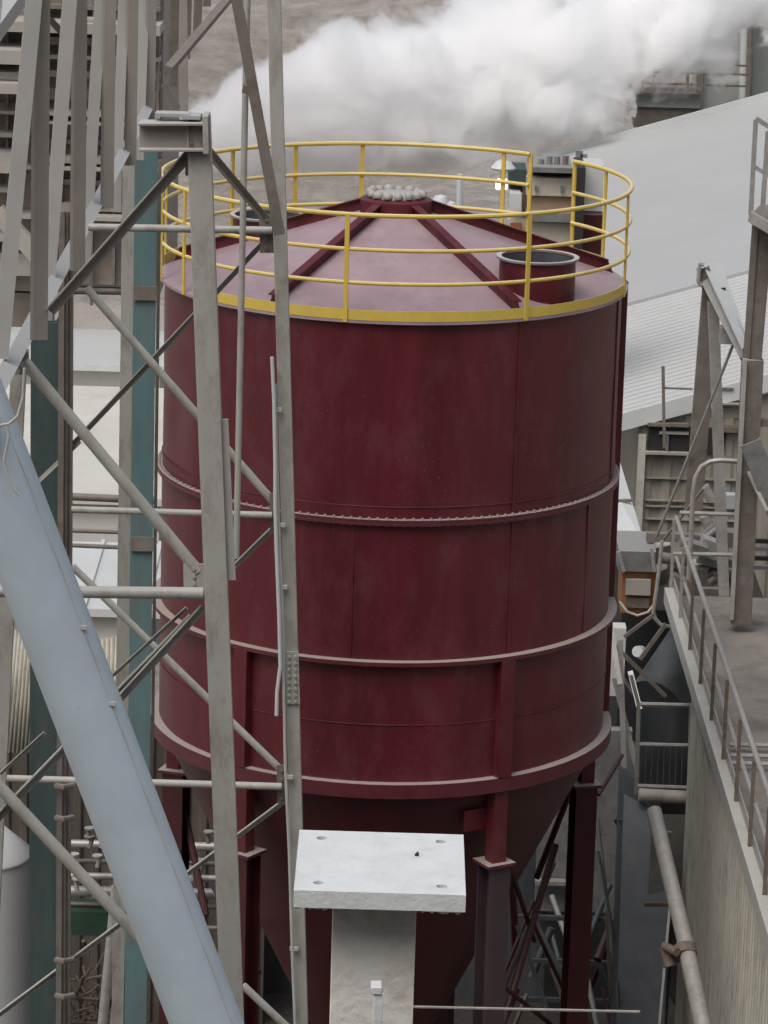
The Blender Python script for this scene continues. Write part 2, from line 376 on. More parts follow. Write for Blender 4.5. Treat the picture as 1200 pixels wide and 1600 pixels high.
def boltmesh(a, m_):
    c = ang(a)*(R+.035)+V(0, 0, RIM-2.15); m_.tube(c-V(0, 0, .075), c+V(0, 0, .022), .011, 6); m_.tube(c+V(0, 0, .0), c+V(0, 0, .014), .019, 6); return m_
b0 = boltmesh(0, MB()).build('bolt', M['bolt'], fl)
for i in range(-50, 50):
    if i: copy_part(b0, fl, Matrix.Rotation(rad(i*2.1), 4, 'Z'))
mb = MB(); [boltmesh(105+2.1*(i+1), mb) for i in range(70)]
o = mb.build('rear_bolts', M['bolt'], fl); o['kind'] = 'stuff'
# hopper
mb = MB(); mb.revolve([(R-.03, RIM-5.2), (R-.05, RIM-5.3), (.35, RIM-9.7), (.35, RIM-10.6), (0, RIM-10.6)], n=96)
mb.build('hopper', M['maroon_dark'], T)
# guardrail
RG = 2.615; gap0, gap1 = 128.5, 143.5
angs = [gap1 + (360-(gap1-gap0))*i/160 for i in range(161)]
def rail(z, r_=.025): return MB().path([ang(a)*RG+V(0, 0, RIM+z) for a in angs], r_, 8)
gr = rail(1.12).build('guardrail', M['yellow'], T)
rail(.755, .022).build('mid_rail', M['yellow'], gr); rail(.40, .022).build('mid_rail', M['yellow'], gr)
for p0, p1 in ((-52, 79), (114.5, 127.5), (-126, -98)):
    mb = MB(); mb.revolve([(RG+.0, RIM+.005), (RG+.008, RIM+.005), (RG+.008, RIM+.115), (RG, RIM+.115)], n=120, a0=p0-90, a1=p1-90, closed=True)
    mb.build('kick_plate', M['yellow'], gr)
for a in (-60, -11, 32.5, 75, 114.5, gap0, gap1, 151.5, 189, 226.5, -78, -100, 207):
    mb = MB(); d = ang(a)
    mb.bar(d*(RG+.016)+V(0, 0, RIM-.02), d*(RG+.016)+V(0, 0, RIM+1.13), .048, .022, up=d)
    mb.build('post', M['yellow'], gr)
# legs and braces
CAPZ = RIM-6.12
for a in (31, -35.5, 106, -108, 160, -162):
    d = ang(a); t_ = ang(a+90); m_ = MB()
    top = RIM-3.77
    ww = .17 if abs(a) < 40 else .15
    m_.channel(d*(R+.055)+V(0, 0, RIM-5.1), d*(R+.055)+V(0, 0, top), ww, .11, .012, up=d)
    lg = m_.build('leg', M['maroon'], T, bevel=.004)
    m_ = MB(); m_.channel(d*(R-.02)+V(0, 0, CAPZ+.02), d*(R-.02)+V(0, 0, RIM-5.27), .17, .16, .014, up=d)
    m_.build('leg_shank', M['maroon'], lg)
    m_ = MB(); rot = Matrix((t_, d, V(0, 0, 1))).transposed()
    m_.box(d*(R-.04)+V(0, 0, CAPZ), (.36, .34, .04), rot); m_.build('cap_plate', M['ring'], lg, bevel=.004)
    m_ = MB(); m_.ibeam(d*(R-.04)+V(0, 0, .2), d*(R-.04)+V(0, 0, CAPZ-.02), .26, .26, .014, up=t_ if abs(a) > 40 else d)
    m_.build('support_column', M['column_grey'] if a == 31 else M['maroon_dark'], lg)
    m_ = MB(); m_.box(d*(R-.12)+t_*-.21+V(0, 0, RIM-5.62), (.3, .02, .24), rot)
    m_.build('gusset', M['maroon'], lg)
MB().channel(ang(98)*(R+.05)+V(0, 0, RIM-5.1), ang(98)*(R+.05)+V(0, 0, RIM-.03), .16, .11, .012, up=ang(98)).build('side_channel', M['maroon'], T)
for (x1, y1, d1, x2, y2, d2, r_) in ((785, 1318, 38.1, 835, 1470, 40.5, .035), (868, 1320, 40.6, 786, 1600, 39, .055), (838, 1372, 41, 903, 1205, 41, .05),
                                     (270, 1175, 41, 322, 1430, 40, .05), (935, 1242, 42, 972, 1180, 42.6, .035), (760, 1520, 38, 860, 1600, 40.4, .035), (832, 1440, 40.5, 905, 1600, 42, .03),
                                     (405, 1520, 38, 330, 1380, 41, .035)):
    MB().tube(at(x1, y1, d1), at(x2, y2, d2), r_*.8, 8).build('brace', M['maroon_dark'], T)

# unseen tall block added behind the camera to shade everything facing it
BH = thing('unseen_shade_building', (0, -58, 0), 'unseen tall brown sheet clad block added behind the viewpoint for shade', 'building')
_bh = MB(); _bh.box((0, -58, 16), (70, 14, 32)); _bh.build('wall', M['walldark'], BH)
_bh = MB(); _bh.box((0, -58, 32.2), (71, 15, .4)); _bh.build('roof', M['roof'], BH)
# ================================================================ WHITE PEDESTAL (nearest thing)
dn = 10.55
pa, pb_, pc, pd = at(458, 1394, dn), at(728, 1398, dn), at(714, 1303, dn), at(461, 1296, dn)
zt = pa.z
TL, TR, BR, BL = atz(460, 1296, zt), atz(716, 1304, zt), atz(728, 1399, zt), atz(459, 1391, zt)
cx_ = (BL+TR)/2; cx_.z = zt-1.6
PD = thing('pedestal', cx_, 'white square base plate with four bolt holes on a grimy white post', 'pedestal')
ex = (BR-BL).normalized(); ey = V(-ex.y, ex.x, 0)
wd = (BR-BL).length; dp = ((TL-BL).dot(ey)+(TR-BR).dot(ey))/2
cc = (BL+BR)/2+ey*dp/2; rot = Matrix((ex, ey, V(0, 0, 1))).transposed()
th_ = .056
def holes_plate():
    me = bmesh.new(); nseg = 20
    # plate top with round holes: build as grid of quads around each hole
    hx, hy = wd/2-.075, dp/2-.075; hr = .017
    mb_ = MB()
    def cell(x0, x1, y0, y1, hc):
        # ring from hole to rectangle
        pts = []; n_ = 24
        for i in range(n_):
            a = 2*math.pi*i/n_+math.pi/4; c, s_ = math.cos(a), math.sin(a)
            tx = ((x1 if c > 0 else x0)-hc[0])/c if abs(c) > 1e-6 else 1e9; ty = ((y1 if s_ > 0 else y0)-hc[1])/s_ if abs(s_) > 1e-6 else 1e9
            t = min(tx, ty); pts.append((hc[0]+c*t, hc[1]+s_*t, hc[0]+c*hr, hc[1]+s_*hr))
        def W(x, y, z): return cc+ex*x+ey*y+V(0, 0, z)
        vs = []
        for p in pts: vs += [W(p[0], p[1], 0), W(p[2], p[3], 0), W(p[2], p[3], -th_), W(p[0], p[1], -th_)]
        fs = []
        for i in range(n_):
            j = (i+1) % n_
            fs += [[4*i, 4*i+1, 4*j+1, 4*j], [4*i+1, 4*i+2, 4*j+2, 4*j+1], [4*i+2, 4*i+3, 4*j+3, 4*j+2]]
        mb_.add(vs, fs)
        for q in ((x1, y1), (x0, y1), (x0, y0), (x1, y0)):     # corner fill is covered by the square fan (corners hit exactly)
            pass
    for sx in (-1, 1):
        for sy in (-1, 1):
            # symmetric square cell round the hole, the rest as plain boxes
            cell(sx*hx-.06, sx*hx+.06, sy*hy-.06, sy*hy+.06, (sx*hx, sy*hy))
    def bx(x0, x1, y0, y1): mb_.box(cc+ex*((x0+x1)/2)+ey*((y0+y1)/2)+V(0, 0, -th_/2), (x1-x0, y1-y0, th_), rot)
    X, Y = wd/2, dp/2
    bx(-X, X, hy+.06, Y); bx(-X, X, -Y, -hy-.06); bx(-X, X, -hy+.06, hy-.06)
    for sy in (-1, 1):
        y0, y1 = sorted((sy*(hy-.06), sy*(hy+.06)))
        bx(-X, -hx-.06, y0, y1); bx(hx+.06, X, y0, y1); bx(-hx+.06, hx-.06, y0, y1)
    return mb_
mbp = holes_plate()
pl = mbp.build('base_plate', M['white'], PD, smooth=30)
bm = bmesh.new(); bm.from_mesh(pl.data); bmesh.ops.remove_doubles(bm, verts=bm.verts, dist=.0003); bm.to_mesh(pl.data); bm.free()
MB().box(cc+V(0, 0, -th_-.0025), (wd-.03, dp-.03, .005), rot).build('shim', M['hole'], PD)
# small fleck of debris on the plate
fz = atz(651, 1338, zt); MB().tube(fz+V(0, 0, .004), fz+V(.004, .022, .006), .007, 8, .003).build('debris', M['hole'], PD)
pw = (655-516)*px(dn)
colc = cc+ex*(((516+655)/2-(459+728)/2)*px(dn))+ey*.02
m_ = MB(); m_.ibeam(V(colc.x, colc.y, zt-2.6), V(colc.x, colc.y, zt-th_-.005), pw, .24, .016, up=-ey)
m_.build('post', M['post'], PD, bevel=.003)
# weld crust beneath the plate
m_ = MB(); pts = []; k = 70
for i in range(k+1):
    u = -.5+i/k; q_ = cc+ex*(u*wd*.985)+ey*(-dp/2+.003); h = .003+.010*random.random()*(.4+.6*(u > .2 or u < -.3))
    pts += [q_+V(0, 0, -th_+.002), q_+ey*.012+V(0, 0, -th_+.002), q_+ey*.008+V(0, 0, -th_-h)]
m_.add(pts, [[3*i+j, 3*i+(j+1) % 3, 3*i+3+(j+1) % 3, 3*i+3+j] for i in range(k) for j in range(3)])
m_.build('weld_bead', M['post'], PD)
a, b = at(592, 1548, dn-.12), at(586, 1660, dn-.12)
m_ = MB(); m_.bar(a+V(0, .0, 0), b+V(0, 0, 0), .03, .05); m_.bar(at(588, 1537, dn-.12), at(588, 1549, dn-.12), .034, .06)
m_.build('lug', M['white'], PD, bevel=.003)

# ================================================================ LATTICE TOWER
dA, dB = 20.0, 24.0
TW = thing('lattice_tower', ground_under(at(330, 1000, 21.5)), 'grey latticed steel tower with crossing braces left of the maroon tank', 'tower')
def ext(x1, y1, x2, y2, y): t = (y-y1)/(y2-y1); return x1+(x2-x1)*t
def down(x1, y1, x2, y2, d):         # bottom end pushed below the frame
    return at(x1, y1, d), at(ext(x1, y1, x2, y2, 2050), 2050, d)
a, b = at(310, 178, dA), at(ext(310, 240, 363, 1600, 2050), 2050, dA)
MB().ibeam(a, b, 36*px(dA), 36*px(dA), .009, up=(1, 0, 0)).build('leg', M['steel'], TW)
# the side turned to the camera is the web with its flange edges: cover plate as on the real box leg
MB().bar(at(311.5, 238, dA-.066), at(ext(311.5, 240, 364.5, 1600, 2050), 2050, dA-.066), 35*px(dA), .010).build('cover_plate', M['steel'], TW, bevel=.002)
a, b = at(427, -40, dB), at(ext(427, 0, 471, 1600, 2050), 2050, dB)
legB = MB().bar(a, b, 21*px(dB), 21*px(dB)).build('leg', M['steel'], TW, bevel=.004)
m_ = MB(); m_.bar(at(455.5, 1018, dB-.055), at(458, 1100, dB-.055), 22*px(dB), .012)
for j in range(8):
    for i in (-1, 1):
        y_ = 1026+j*10; c = at(456.7+i*5, y_, dB-.062); m_.tube(c, c-V(0, .018, 0), .010, 6)
m_.build('splice_plate', M['steel_grime'] if 'steel_grime' in M else M['steel'], legB)
a, b = at(387, -30, 22.9), at(369, 872, 22.9)
sc_ = MB().tube(a, b, 5*px(22.9), 10).build('slender_post', M['steel'], TW)
MB().bar(at(379, 138, 22.8), at(392, 141, 22.8), .05, .06).build('clip', M['steel_dark'], sc_)
def st(x1, y1, x2, y2, d, w_, kind='tube', d2=None, mt='steel', name='brace', flip=1):
    d2 = d if d2 is None else d2; a, b = at(x1, y1, d), at(x2, y2, d2); r_ = w_*px((d+d2)/2)
    m_ = MB()
    if kind == 'tube': m_.tube(a, b, r_/2, 12)
    elif kind == 'angle': m_.angle(a, b, r_, flip=flip)
    elif kind == 'dbl':
        n_ = Vector((0, 0, 1)); k = r_*.30
        m_.angle(a+n_*k, b+n_*k, r_*.5, up=(0, -1, 0)); m_.angle(a-n_*k, b-n_*k, r_*.5, up=(0, -1, 0))
    else: m_.bar(a, b, r_)
    return m_.build(name, M[mt], TW)
st(0-60, 923, 318, 927, dA+.05, 20, name='strut')
st(138, 355, 425, 360, dB, 12, name='strut'); st(112, 796, 425, 805, dB, 11, name='strut'); st(0, 1216, 440, 1229, dB, 12, name='strut')
st(38, 565, 310, 893, dA+.12, 19); st(-60, 1165, 230, 1478, dA+.12, 20)
st(318, 950, 185, 1095, dA+.1, 13, 'angle'); st(300, 965, -20, 1296, dA+.18, 14, 'angle'); st(292, 950, 172, 1060, dA+.3, 6, 'angle'); st(70, 1145, 0, 1210, dA+.3, 6, 'angle')
st(297, 240, 78, 488, dA-.02, 17, 'angle', mt='gallery')
st(322, 232, 418, 345, dA+.1, 10, 'angle', d2=dB-.1, mt='gallery')
st(135, 450, 428, 785, dB+.1, 13, mt='steel_w'if 'steel_w' in M else 'steel'); st(415, 375, 95, 715, dB+.2, 9, 'angle', mt='gallery')
st(113, 885, 438, 1202, dB+.1, 12); st(428, 825, 340, 912, dB+.2, 9, 'angle'); st(112, 1108, 330, 905, dB+.35, 0.1, 'angle')if 0 else None
st(448, 1250, -20, 1600, dB+.2, 9, 'angle'); st(20, 790, 125, 690, dB+.2, 6, 'angle')
st(380, 1540, 470, 1625, dB+.1, 13)
st(368, -10, 437, 366, 22.6, 16, 'bar', mt='steel_dark')
# cross beam carrying the gallery
bt = MB(); a, b = at(218, 212, dA-.05), at(327, 212, dA-.05)
bt.ibeam(a, b, .16, 44*px(dA), .014, up=(0, 0, 1)); cb = bt.build('cross_beam', M['gallery'], TW, bevel=.002)
m_ = MB(); m_.bar(at(322, 178, dA-.05), at(323, 236, dA-.05), .03, .2); m_.build('end_plate', M['steel'], cb)
m_ = MB(); m_.box(at(270, 178, dA), (.19, .12, .018)); m_.box(at(300, 181, dA), (.10, .16, .02)); m_.build('bearing_plate', M['gallery_l'], cb)
m_ = MB()
for x_, y_ in ((298, 222), (316, 223), (298, 200), (316, 200)):
    c = at(x_, y_, dA-.06); m_.tube(c, c-V(0, .02, 0), .011, 6)
m_.build('bolt_heads', M['steel_dark'], cb)
for (x_, y_, w_, h_, d) in ((303, 905, 34, 48, dA+.1), (302, 258, 26, 32, dA+.1), (416, 365, 22, 60, dB+.05), (428, 800, 14, 60, dB+.05), (440, 1225, 16, 60, dB+.05), (30, 565, 30, 40, dA+.2)):
    m_ = MB().bar(at(x_, y_-h_/2, d), at(x_+1, y_+h_/2, d), w_*px(d), .012)
    for yy_ in (-.36, -.12, .12, .36):
        c = at(x_, y_+h_*yy_, d); m_.tube(c+V(0, .002, 0), c-V(0, .022, 0), .012, 6)
    m_.build('gusset', M['steel_dark'] if d > 22 else M['steel'], TW)
MB().bar(at(349, 655, dA-.03), at(361, 906, dA-.03), .055, .02).build('stiffener', M['gallery_l'], TW)
# outer left leg with a bundle of conduits
for k, (x_, w_) in enumerate(((94, 9), (101, 7), (108, 8))):
    MB().bar(at(x_+3, 330, dB+.1+.03*k), at(x_-4, 2050, dB+.1+.03*k), w_*px(dB), .05).build('outer_leg', M['steel_dark'], TW)
for y_ in (1228, 1278, 1500, 1556):
    MB().path([at(88, y_, dB-.05), at(100, y_+2, dB-.12), at(114, y_-1, dB-.05)], .022, 8).build('bracket', M['steel_dark'], TW)
MB().bar(at(31, 540, dA+.5), at(-42, 2050, dA+.5), 24*px(dA), .07).build('leg', M['steel'], TW)
# conduits on the right leg
cz = MB(); cz.path([at(x_, y_, dB-.12) for x_, y_ in ((425, 558), (428, 620), (430, 720), (430, 790), (432, 860), (436, 960), (438, 1040), (433, 1080), (432, 1118))], .013, 8)
lone(cz.build('conduit', M['whitesheet']), 'white plastic conduit tube strapped along the tower leg in front of the tank', 'conduit')
cz = MB(); cz.path([at(x_, y_, dB-.09) for x_, y_ in ((430, 600), (435, 800), (441, 960), (446, 1200), (452, 1330), (457, 1500), (462, 1620))], .011, 8)
for y_ in (640, 820, 917, 1214, 1482):
    cz.box(at(432+(y_-600)*.031, y_, dB-.08), (.06, .03, .025))
lone(cz.build('cable', M['tiltgrey']), 'grey cable clipped beside the tower leg down to the white plate', 'cable')

# ================================================================ PALE BLUE DUCT
dP = 18.6
p1, p2 = at(-42, 520, dP+.3), at(385, 1800, dP-.2)
DU = thing('duct', ground_under(p2), 'thick pale blue round duct sloping down across the left side', 'duct')
r_ = 118*math.cos(math.atan(.33))*px(dP)/2*1.03
c1, c2 = at(-40, 640-160, dP), at(290, 1455, dP)
dirv = (at(322, 1600, dP)-at(-20, 700, dP)).normalized()
q1, q2 = at(-2, 745, dP)-dirv*.55, at(-2, 745, dP)+dirv*5.2
MB().tube(q1, q2, r_, 64).build('duct_body', M['pipe'], DU)
x_, y_, z_ = MB().frame(q1, q2)
m_ = MB()
sd_ = (RT*.78 - FW*.62).normalized(); sd_ = (sd_-dirv*sd_.dot(dirv)).normalized()
m_.path([q1+dirv*t*.1+sd_*(r_+.003)+x_*(.004*math.sin(t*1.3)) for t in range(3, 57)], .0035, 6)
for t in (1.45, 1.9, 3.9):
    m_.box(q1+dirv*t+sd_*(r_+.008), (.035, .02, .02))
m_.build('trace_wire', M['tiltgrey'], DU)
m_ = MB(); m_.path([at(x__, y__, dP-.55) for x__, y__ in ((38, 575), (36, 620), (28, 650), (14, 662), (2, 664), (-6, 672))], .008, 8)
m_.path([at(x__, y__, dP-.55) for x__, y__ in ((10, 662), (14, 680), (10, 700), (6, 720), (14, 750), (22, 765), (32, 775))], .007, 8)
lone(m_.build('cable', M['tiltgrey']), 'loose looped cable at the top end of the pale blue duct', 'cable')

# ================================================================ CONVEYOR GALLERY
GX = lambda n_: 516-2984/(6.57+n_)
GD = lambda n_: 20*(6.57+n_)/6.57
GY = {-1: 655, 0: 530, 1: 422, 2: 325, 3: 258, 4: 190, 5: 135, 6: 92, 7: 55, 8: 10, 9: -30}
GA = thing('conveyor_gallery', ground_under(at(100, 300, 26)), 'raised conveyor gallery of closely spaced grey sheet posts at upper left', 'gallery')
for n_ in range(0, 9):
    d = GD(n_); x_ = GX(n_); w_ = 150/(6.57+n_)*px(d)
    if n_ >= 5: x_ += 12; 
    a, b = at(x_, GY[n_], d), at(x_+4, -60, d)
    m_ = MB(); m_.channel(a, b, w_, w_*.6, .006, up=V(.35, -1, 0)); m_.bar(a+V(-w_/2, -w_*.3-.004, 0), b+V(-w_/2, -w_*.3-.004, 0), .018, .008)
    m_.build('post', M['gallery'] if n_ < 5 else M['steel_dark'], GA)
SL_ = ((-0.35, 53, 20, 24), (0.62, 109, 82, 21), (1.7, 157, 136, 17), (2.7, 193, 180, 15), (3.7, 225, 213, 15), (-1.2, -10, -45, 26))
for n_, xa, xb, w_ in SL_:
    d = GD(n_)+1.0
    # the light diagonal runs on down to the chord
    yb = 560 if n_ < 0 else (500, 420, 330, 250, 0)[int(n_) if n_ >= 1 else 0]
    MB().bar(at(ext(xa, 0, xb, 350, -60), -60, d), at(ext(xa, 0, xb, 350, yb), yb, d-.3), w_*px(d), .05, up=V(.2, -1, 0)).build('diagonal', M['gallery_l'], GA)
def chordp(n_): 
    k = int(math.floor(n_)); f = n_-k
    y_ = GY[k]*(1-f)+GY.get(k+1, -30)*f; return at(GX(n_)-6, y_+8, GD(n_)+.25)
m_ = MB()
pts = [chordp(n_) for n_ in (-1, 0, 1, 2, 3, 4)]
m_.bar(at(-30, 655, 18.2), at(234, 163, 32.5), .088, .05, up=V(.3, -1, .5)); m_.build('bottom_chord', M['chordw'] if 'chordw' in M else M['gallery_l'], GA)
MB().bar(at(262, 110, 33.2), at(372, -20, 37), .075, .08, up=V(0, -1, .3)).build('bottom_chord', M['steel_dark'], GA)
MB().bar(at(-20, 60, 24), at(45, -30, 27), .12, .12).build('top_brace', M['gallery_l'], GA)
MB().bar(at(285, -30, 36), at(287, 180, 36), .09, .07).build('rear_post', M['gallery'], GA)
MB().bar(at(255, 132, 34), at(279, 170, 34), .05, .05).build('brace', M['steel_dark'], GA)

# ================================================================ TEAL COLUMNS
def column(name, x1, y1, x2, y2, w_, d, mt, label, group=None, joints=()):
    b = at(ext(x1, y1, x2, y2, 1600), 1600, d); bt_ = V(b.x, b.y, 0)
    o = thing(name, bt_, label, 'column', group)
    a = at(x1, y1, d); s_ = w_*px(d)
    lo = a + (b-a)*((a.z)/(a.z-b.z))
    MB().ibeam(lo, a, s_, s_*.8, .012, up=(1, 0, 0)).build('shaft', M[mt], o)
    MB().bar(lo+V(0, -s_*.47, 0), a+V(0, -s_*.47, 0), s_*.99, .012).build('face_plate', M[mt], o, bevel=.003)
    for y_ in joints:
        x_ = ext(x1, y1, x2, y2, y_)
        MB().bar(at(x_, y_-11, d-s_/2-.03), at(x_, y_+11, d-s_/2-.03), s_*1.02, .02).build('joint_plate', M['steel_dark'], o)
    return o
column('steel_column', 230, 225, 213, 1600, 36, 34, 'teal', 'teal painted column directly left of the maroon tank', joints=(458, 850))
column('steel_column', 203, 230, 190, 1180, 20, 34.6, 'galcol' if 'galcol' in M else 'steel', 'slim grey column standing against the left side of the teal column')
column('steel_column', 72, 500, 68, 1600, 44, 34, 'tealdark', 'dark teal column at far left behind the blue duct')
MB_ = MB(); MB_.bar(at(250, 250, 34.4), at(238, 1180, 34.4), .03, .06)
lone(MB_.build('drain_pipe', M['steel_dark']), 'thin dark vertical pipe between the teal column and the tank', 'pipe')

# ================================================================ LEFT BACKGROUND
PB = thing('process_building', ground_under(at(80, 300, 76)), 'brown process building of stacked pale ledges behind the conveyor gallery', 'building')
dd = 76
def slab(x1, y1, x2, y2, d, dep, mt, name, parent, yy=None):
    """upright block whose front face spans the pixel rectangle"""
    a, b = at(x1, y2, d), at(x2, y2, d); t = at((x1+x2)/2, y1, d)
    m_ = MB(); m_.box(((a.x+b.x)/2, a.y+dep/2, (a.z+b.z)/4+t.z/2), (b.x-a.x, dep, t.z-(a.z+b.z)/2)); return m_.build(name, M[mt], parent)
slab(-150, -200, 250, 455, dd, 6, 'brownwall', 'wall', PB); slab(-150, 455, 46, 840, dd+.3, 5.5, 'brownwall', 'lower_wall', PB)
for (x1, y1, x2, y2, f, mt) in ((-60, 36, 250, 52, 1.2, 'ledge'), (-60, 78, 44, 100, 1.6, 'ledge'), (-60, 112, 40, 124, 1.3, 'ledge'), (-60, 130, 34, 146, 1.8, 'ledge'),
                            (60, 88, 250, 94, .5, 'ledge'), (-60, 176, 250, 181, .7, 'ledge'), (60, 192, 250, 196, .7, 'ledge'), (-60, 207, 30, 214, .7, 'ledge'), (-60, 240, 20, 270, 1.2, 'ledge'),
                            (0, 262, 250, 267, .6, 'ledge'), (-60, 292, 20, 300, .8, 'ledge'), (60, 245, 200, 256, .5, 'brownwall'), (30, 338, 190, 344, .8, 'ledge'), (60, 318, 190, 330, .4, 'brownwall'),
                            (60, 10, 250, 16, .5, 'steel_dark'), (60, 60, 250, 72, .3, 'brownwall'), (120, 30, 150, 34, .9, 'ledge'), (120, 48, 150, 52, .9, 'steel_dark'), (60, 112, 250, 122, .25, 'brownwall'), (60, 140, 250, 158, .25, 'steel_dark'), (0, 218, 250, 226, .2, 'steel_dark'), (-60, 160, 60, 172, .2, 'brownwall'), (60, 282, 250, 290, .2, 'brownwall'), (-60, 370, 110, 378, .8, 'ledge'), (-60, 395, 60, 430, .5, 'ledge')):
    slab(x1, y1, x2, y2, dd-f, f-.02, mt, 'ledge', PB)
for x_ in (8, 58, 92, 140, 175, 212, 240):
    slab(x_, -150, x_+4, 450, dd-.35, .3, 'steel_dark', 'stanchion', PB)
MB().bar(at(78, 30, dd-1.5), at(100, 55, dd-1.5), .12).build('chute', M['black'], PB)
MB().bar(at(-5, 330, dd-1.9), at(60, 400, dd-1.9), .35, .3).build('chute', M['ledge'], PB)
# low sheds and walls seen between the columns
def shed(x1, yr, yt, yb, x2, d, dep, mt, label, ribs=0):
    """gently pitched roof seen from above (pixels yr back edge, yt front edge), wall down to yb"""
    a, b = at(x1, yt, d), at(x2, yt, d); z_ = (a.z+b.z)/2; o = thing('shed', V((a.x+b.x)/2, a.y, 0), label, 'shed')
    bz = at((x1+x2)/2, yr, d+dep).z
    m_ = MB(); m_.poly([V(a.x, a.y, z_), V(b.x, a.y, z_), V(b.x, a.y+dep, bz), V(a.x, a.y+dep, bz)], V(0, 0, -.12))
    rf = m_.build('roof', M[mt], o, smooth=0)
    if ribs:
        m_ = MB(); n_ = int((b.x-a.x)/ribs)
        for i in range(n_+1):
            x_ = a.x+i*ribs; m_.bar(V(x_, a.y, z_+.02), V(x_, a.y+dep, bz+.02), .06, .05, up=(0, 0, 1))
        m_.build('roof_ribs', M[mt], rf)
    m_ = MB(); m_.poly([V(a.x+.15, a.y+.2, 0), V(a.x+.15, a.y+dep-.2, 0), V(a.x+.15, a.y+dep-.2, bz-.13), V(a.x+.15, a.y+.2, z_-.13)], V(b.x-a.x-.3, 0, 0)); m_.build('wall', M['palewall'], o)
    return o
shed(-120, 512, 568, 600, 262, 68, 7, 'whitesheet', 'long low shed with a bright white flat roof behind the teal columns')
s2 = shed(-120, 601, 775, 800, 262, 58, 10, 'palewall', 'plain beige concrete roofed store just below the white roofed shed')
s3 = shed(-60, 845, 950, 1090, 250, 51, 3.5, 'whitesheet', 'white panelled shed roof crossed by small pipes lower left', .9)
pr = [((112, 446), (240, 450)), ((112, 457), (240, 459))]
for (a_, b_), lb in zip(pr, ('upper of two thin dark pipes crossing above the white roofed shed', 'lower of two thin dark pipes crossing above the white roofed shed')):
    lone(MB().tube(at(*a_, 50), at(*b_, 50), .025, 8).build('pipe', M['black']), lb, 'pipe')
lone(MB().tube(at(112, 776, 44), at(245, 782, 44), .05, 10).build('pipe', M['steel_dark']), 'thick brown pipe just above the light tower strut', 'pipe')
for (x1, y1, x2, y2, lb) in ((112, 829, 205, 832, 'upper of the two dark pipes over the lower white shed roof'), (112, 852, 205, 856, 'lower of the two dark pipes over the lower white shed roof')):
    lone(MB().tube(at(x1, y1, 46), at(x2, y2, 46), .03, 8).build('pipe', M['steel_dark']), lb, 'pipe')
# dark hanging rod near gallery
lone(MB().bar(at(143, 350, 30), at(143, 477, 30), .025).build('hanger_rod', M['steel_dark']), 'short dark vertical rod hanging beneath the grey horizontal strut', 'rod')

def corrugated(p0, p1, z0, z1, pitch, amp, material, name, parent):
    """upright corrugated sheet from p0 to p1 (plan points), facing left of travel"""
    d = V(p1.x-p0.x, p1.y-p0.y, 0); L_ = d.length; d.normalize(); n_ = V(d.y, -d.x, 0); k = int(L_/pitch); vs = []; fs = []
    pr = [(0, 0), (.2, 0), (.35, 1), (.65, 1), (.8, 0)]
    pts = [(i+u, v) for i in range(k) for u, v in pr]+[(k, 0)]
    for u, v in pts:
        q = V(p0.x, p0.y, 0)+d*(u*L_/k)+n_*(v*amp); vs += [q+V(0, 0, z0), q+V(0, 0, z1)]
    fs = [[2*i, 2*i+2, 2*i+3, 2*i+1] for i in range(len(pts)-1)]
    return MB().add(vs, fs).build(name, material, parent, smooth=20)
DW = thing('clad_building', ground_under(at(150, 1500, 48)), 'low building clad in dark brown vertical sheets at bottom left', 'building')
z_ = at(150, 1135, 48).z; a, b = at(-60, 1135, 48), at(420, 1135, 48)
corrugated(V(a.x, a.y, 0), V(b.x, b.y, 0), 0, z_, .24, .05, M['walldark'], 'cladding', DW)
MB().box(((a.x+b.x)/2, a.y+1.6, z_+.02), (b.x-a.x, 3.1, .1)).build('roof', M['dirtyroof'], DW)
# corrugated sheets hanging at left
def sheetpiece(x1, y1, x2, y2, x3, y3, x4, y4, d, label):
    A, B, C_, D_ = at(x1, y1, d), at(x2, y2, d), at(x3, y3, d-.4), at(x4, y4, d-.4); k = 8; vs = []; n_ = k*4
    for i in range(n_+1):
        t = i/n_; w_ = .035*math.cos(2*math.pi*k*t); vs += [A.lerp(B, t)+V(0, -w_, 0), D_.lerp(C_, t)+V(0, -w_, 0)]
    m_ = MB().add(vs, [[2*i, 2*i+2, 2*i+3, 2*i+1] for i in range(n_)]); o = m_.build('corrugated_sheet', M['wallcream'], smooth=80)
    s_ = o.modifiers.new('thick', 'SOLIDIFY'); s_.thickness = .012
    return lone(o, label, 'metal sheet', 'corrugated sheets')
sheetpiece(14, 985, 60, 985, 46, 1175, -4, 1175, 40, 'cream corrugated sheet left of the dark teal column')
sheetpiece(146, 1000, 205, 990, 196, 1150, 150, 1150, 42, 'cream corrugated sheet showing right of the pale blue duct')
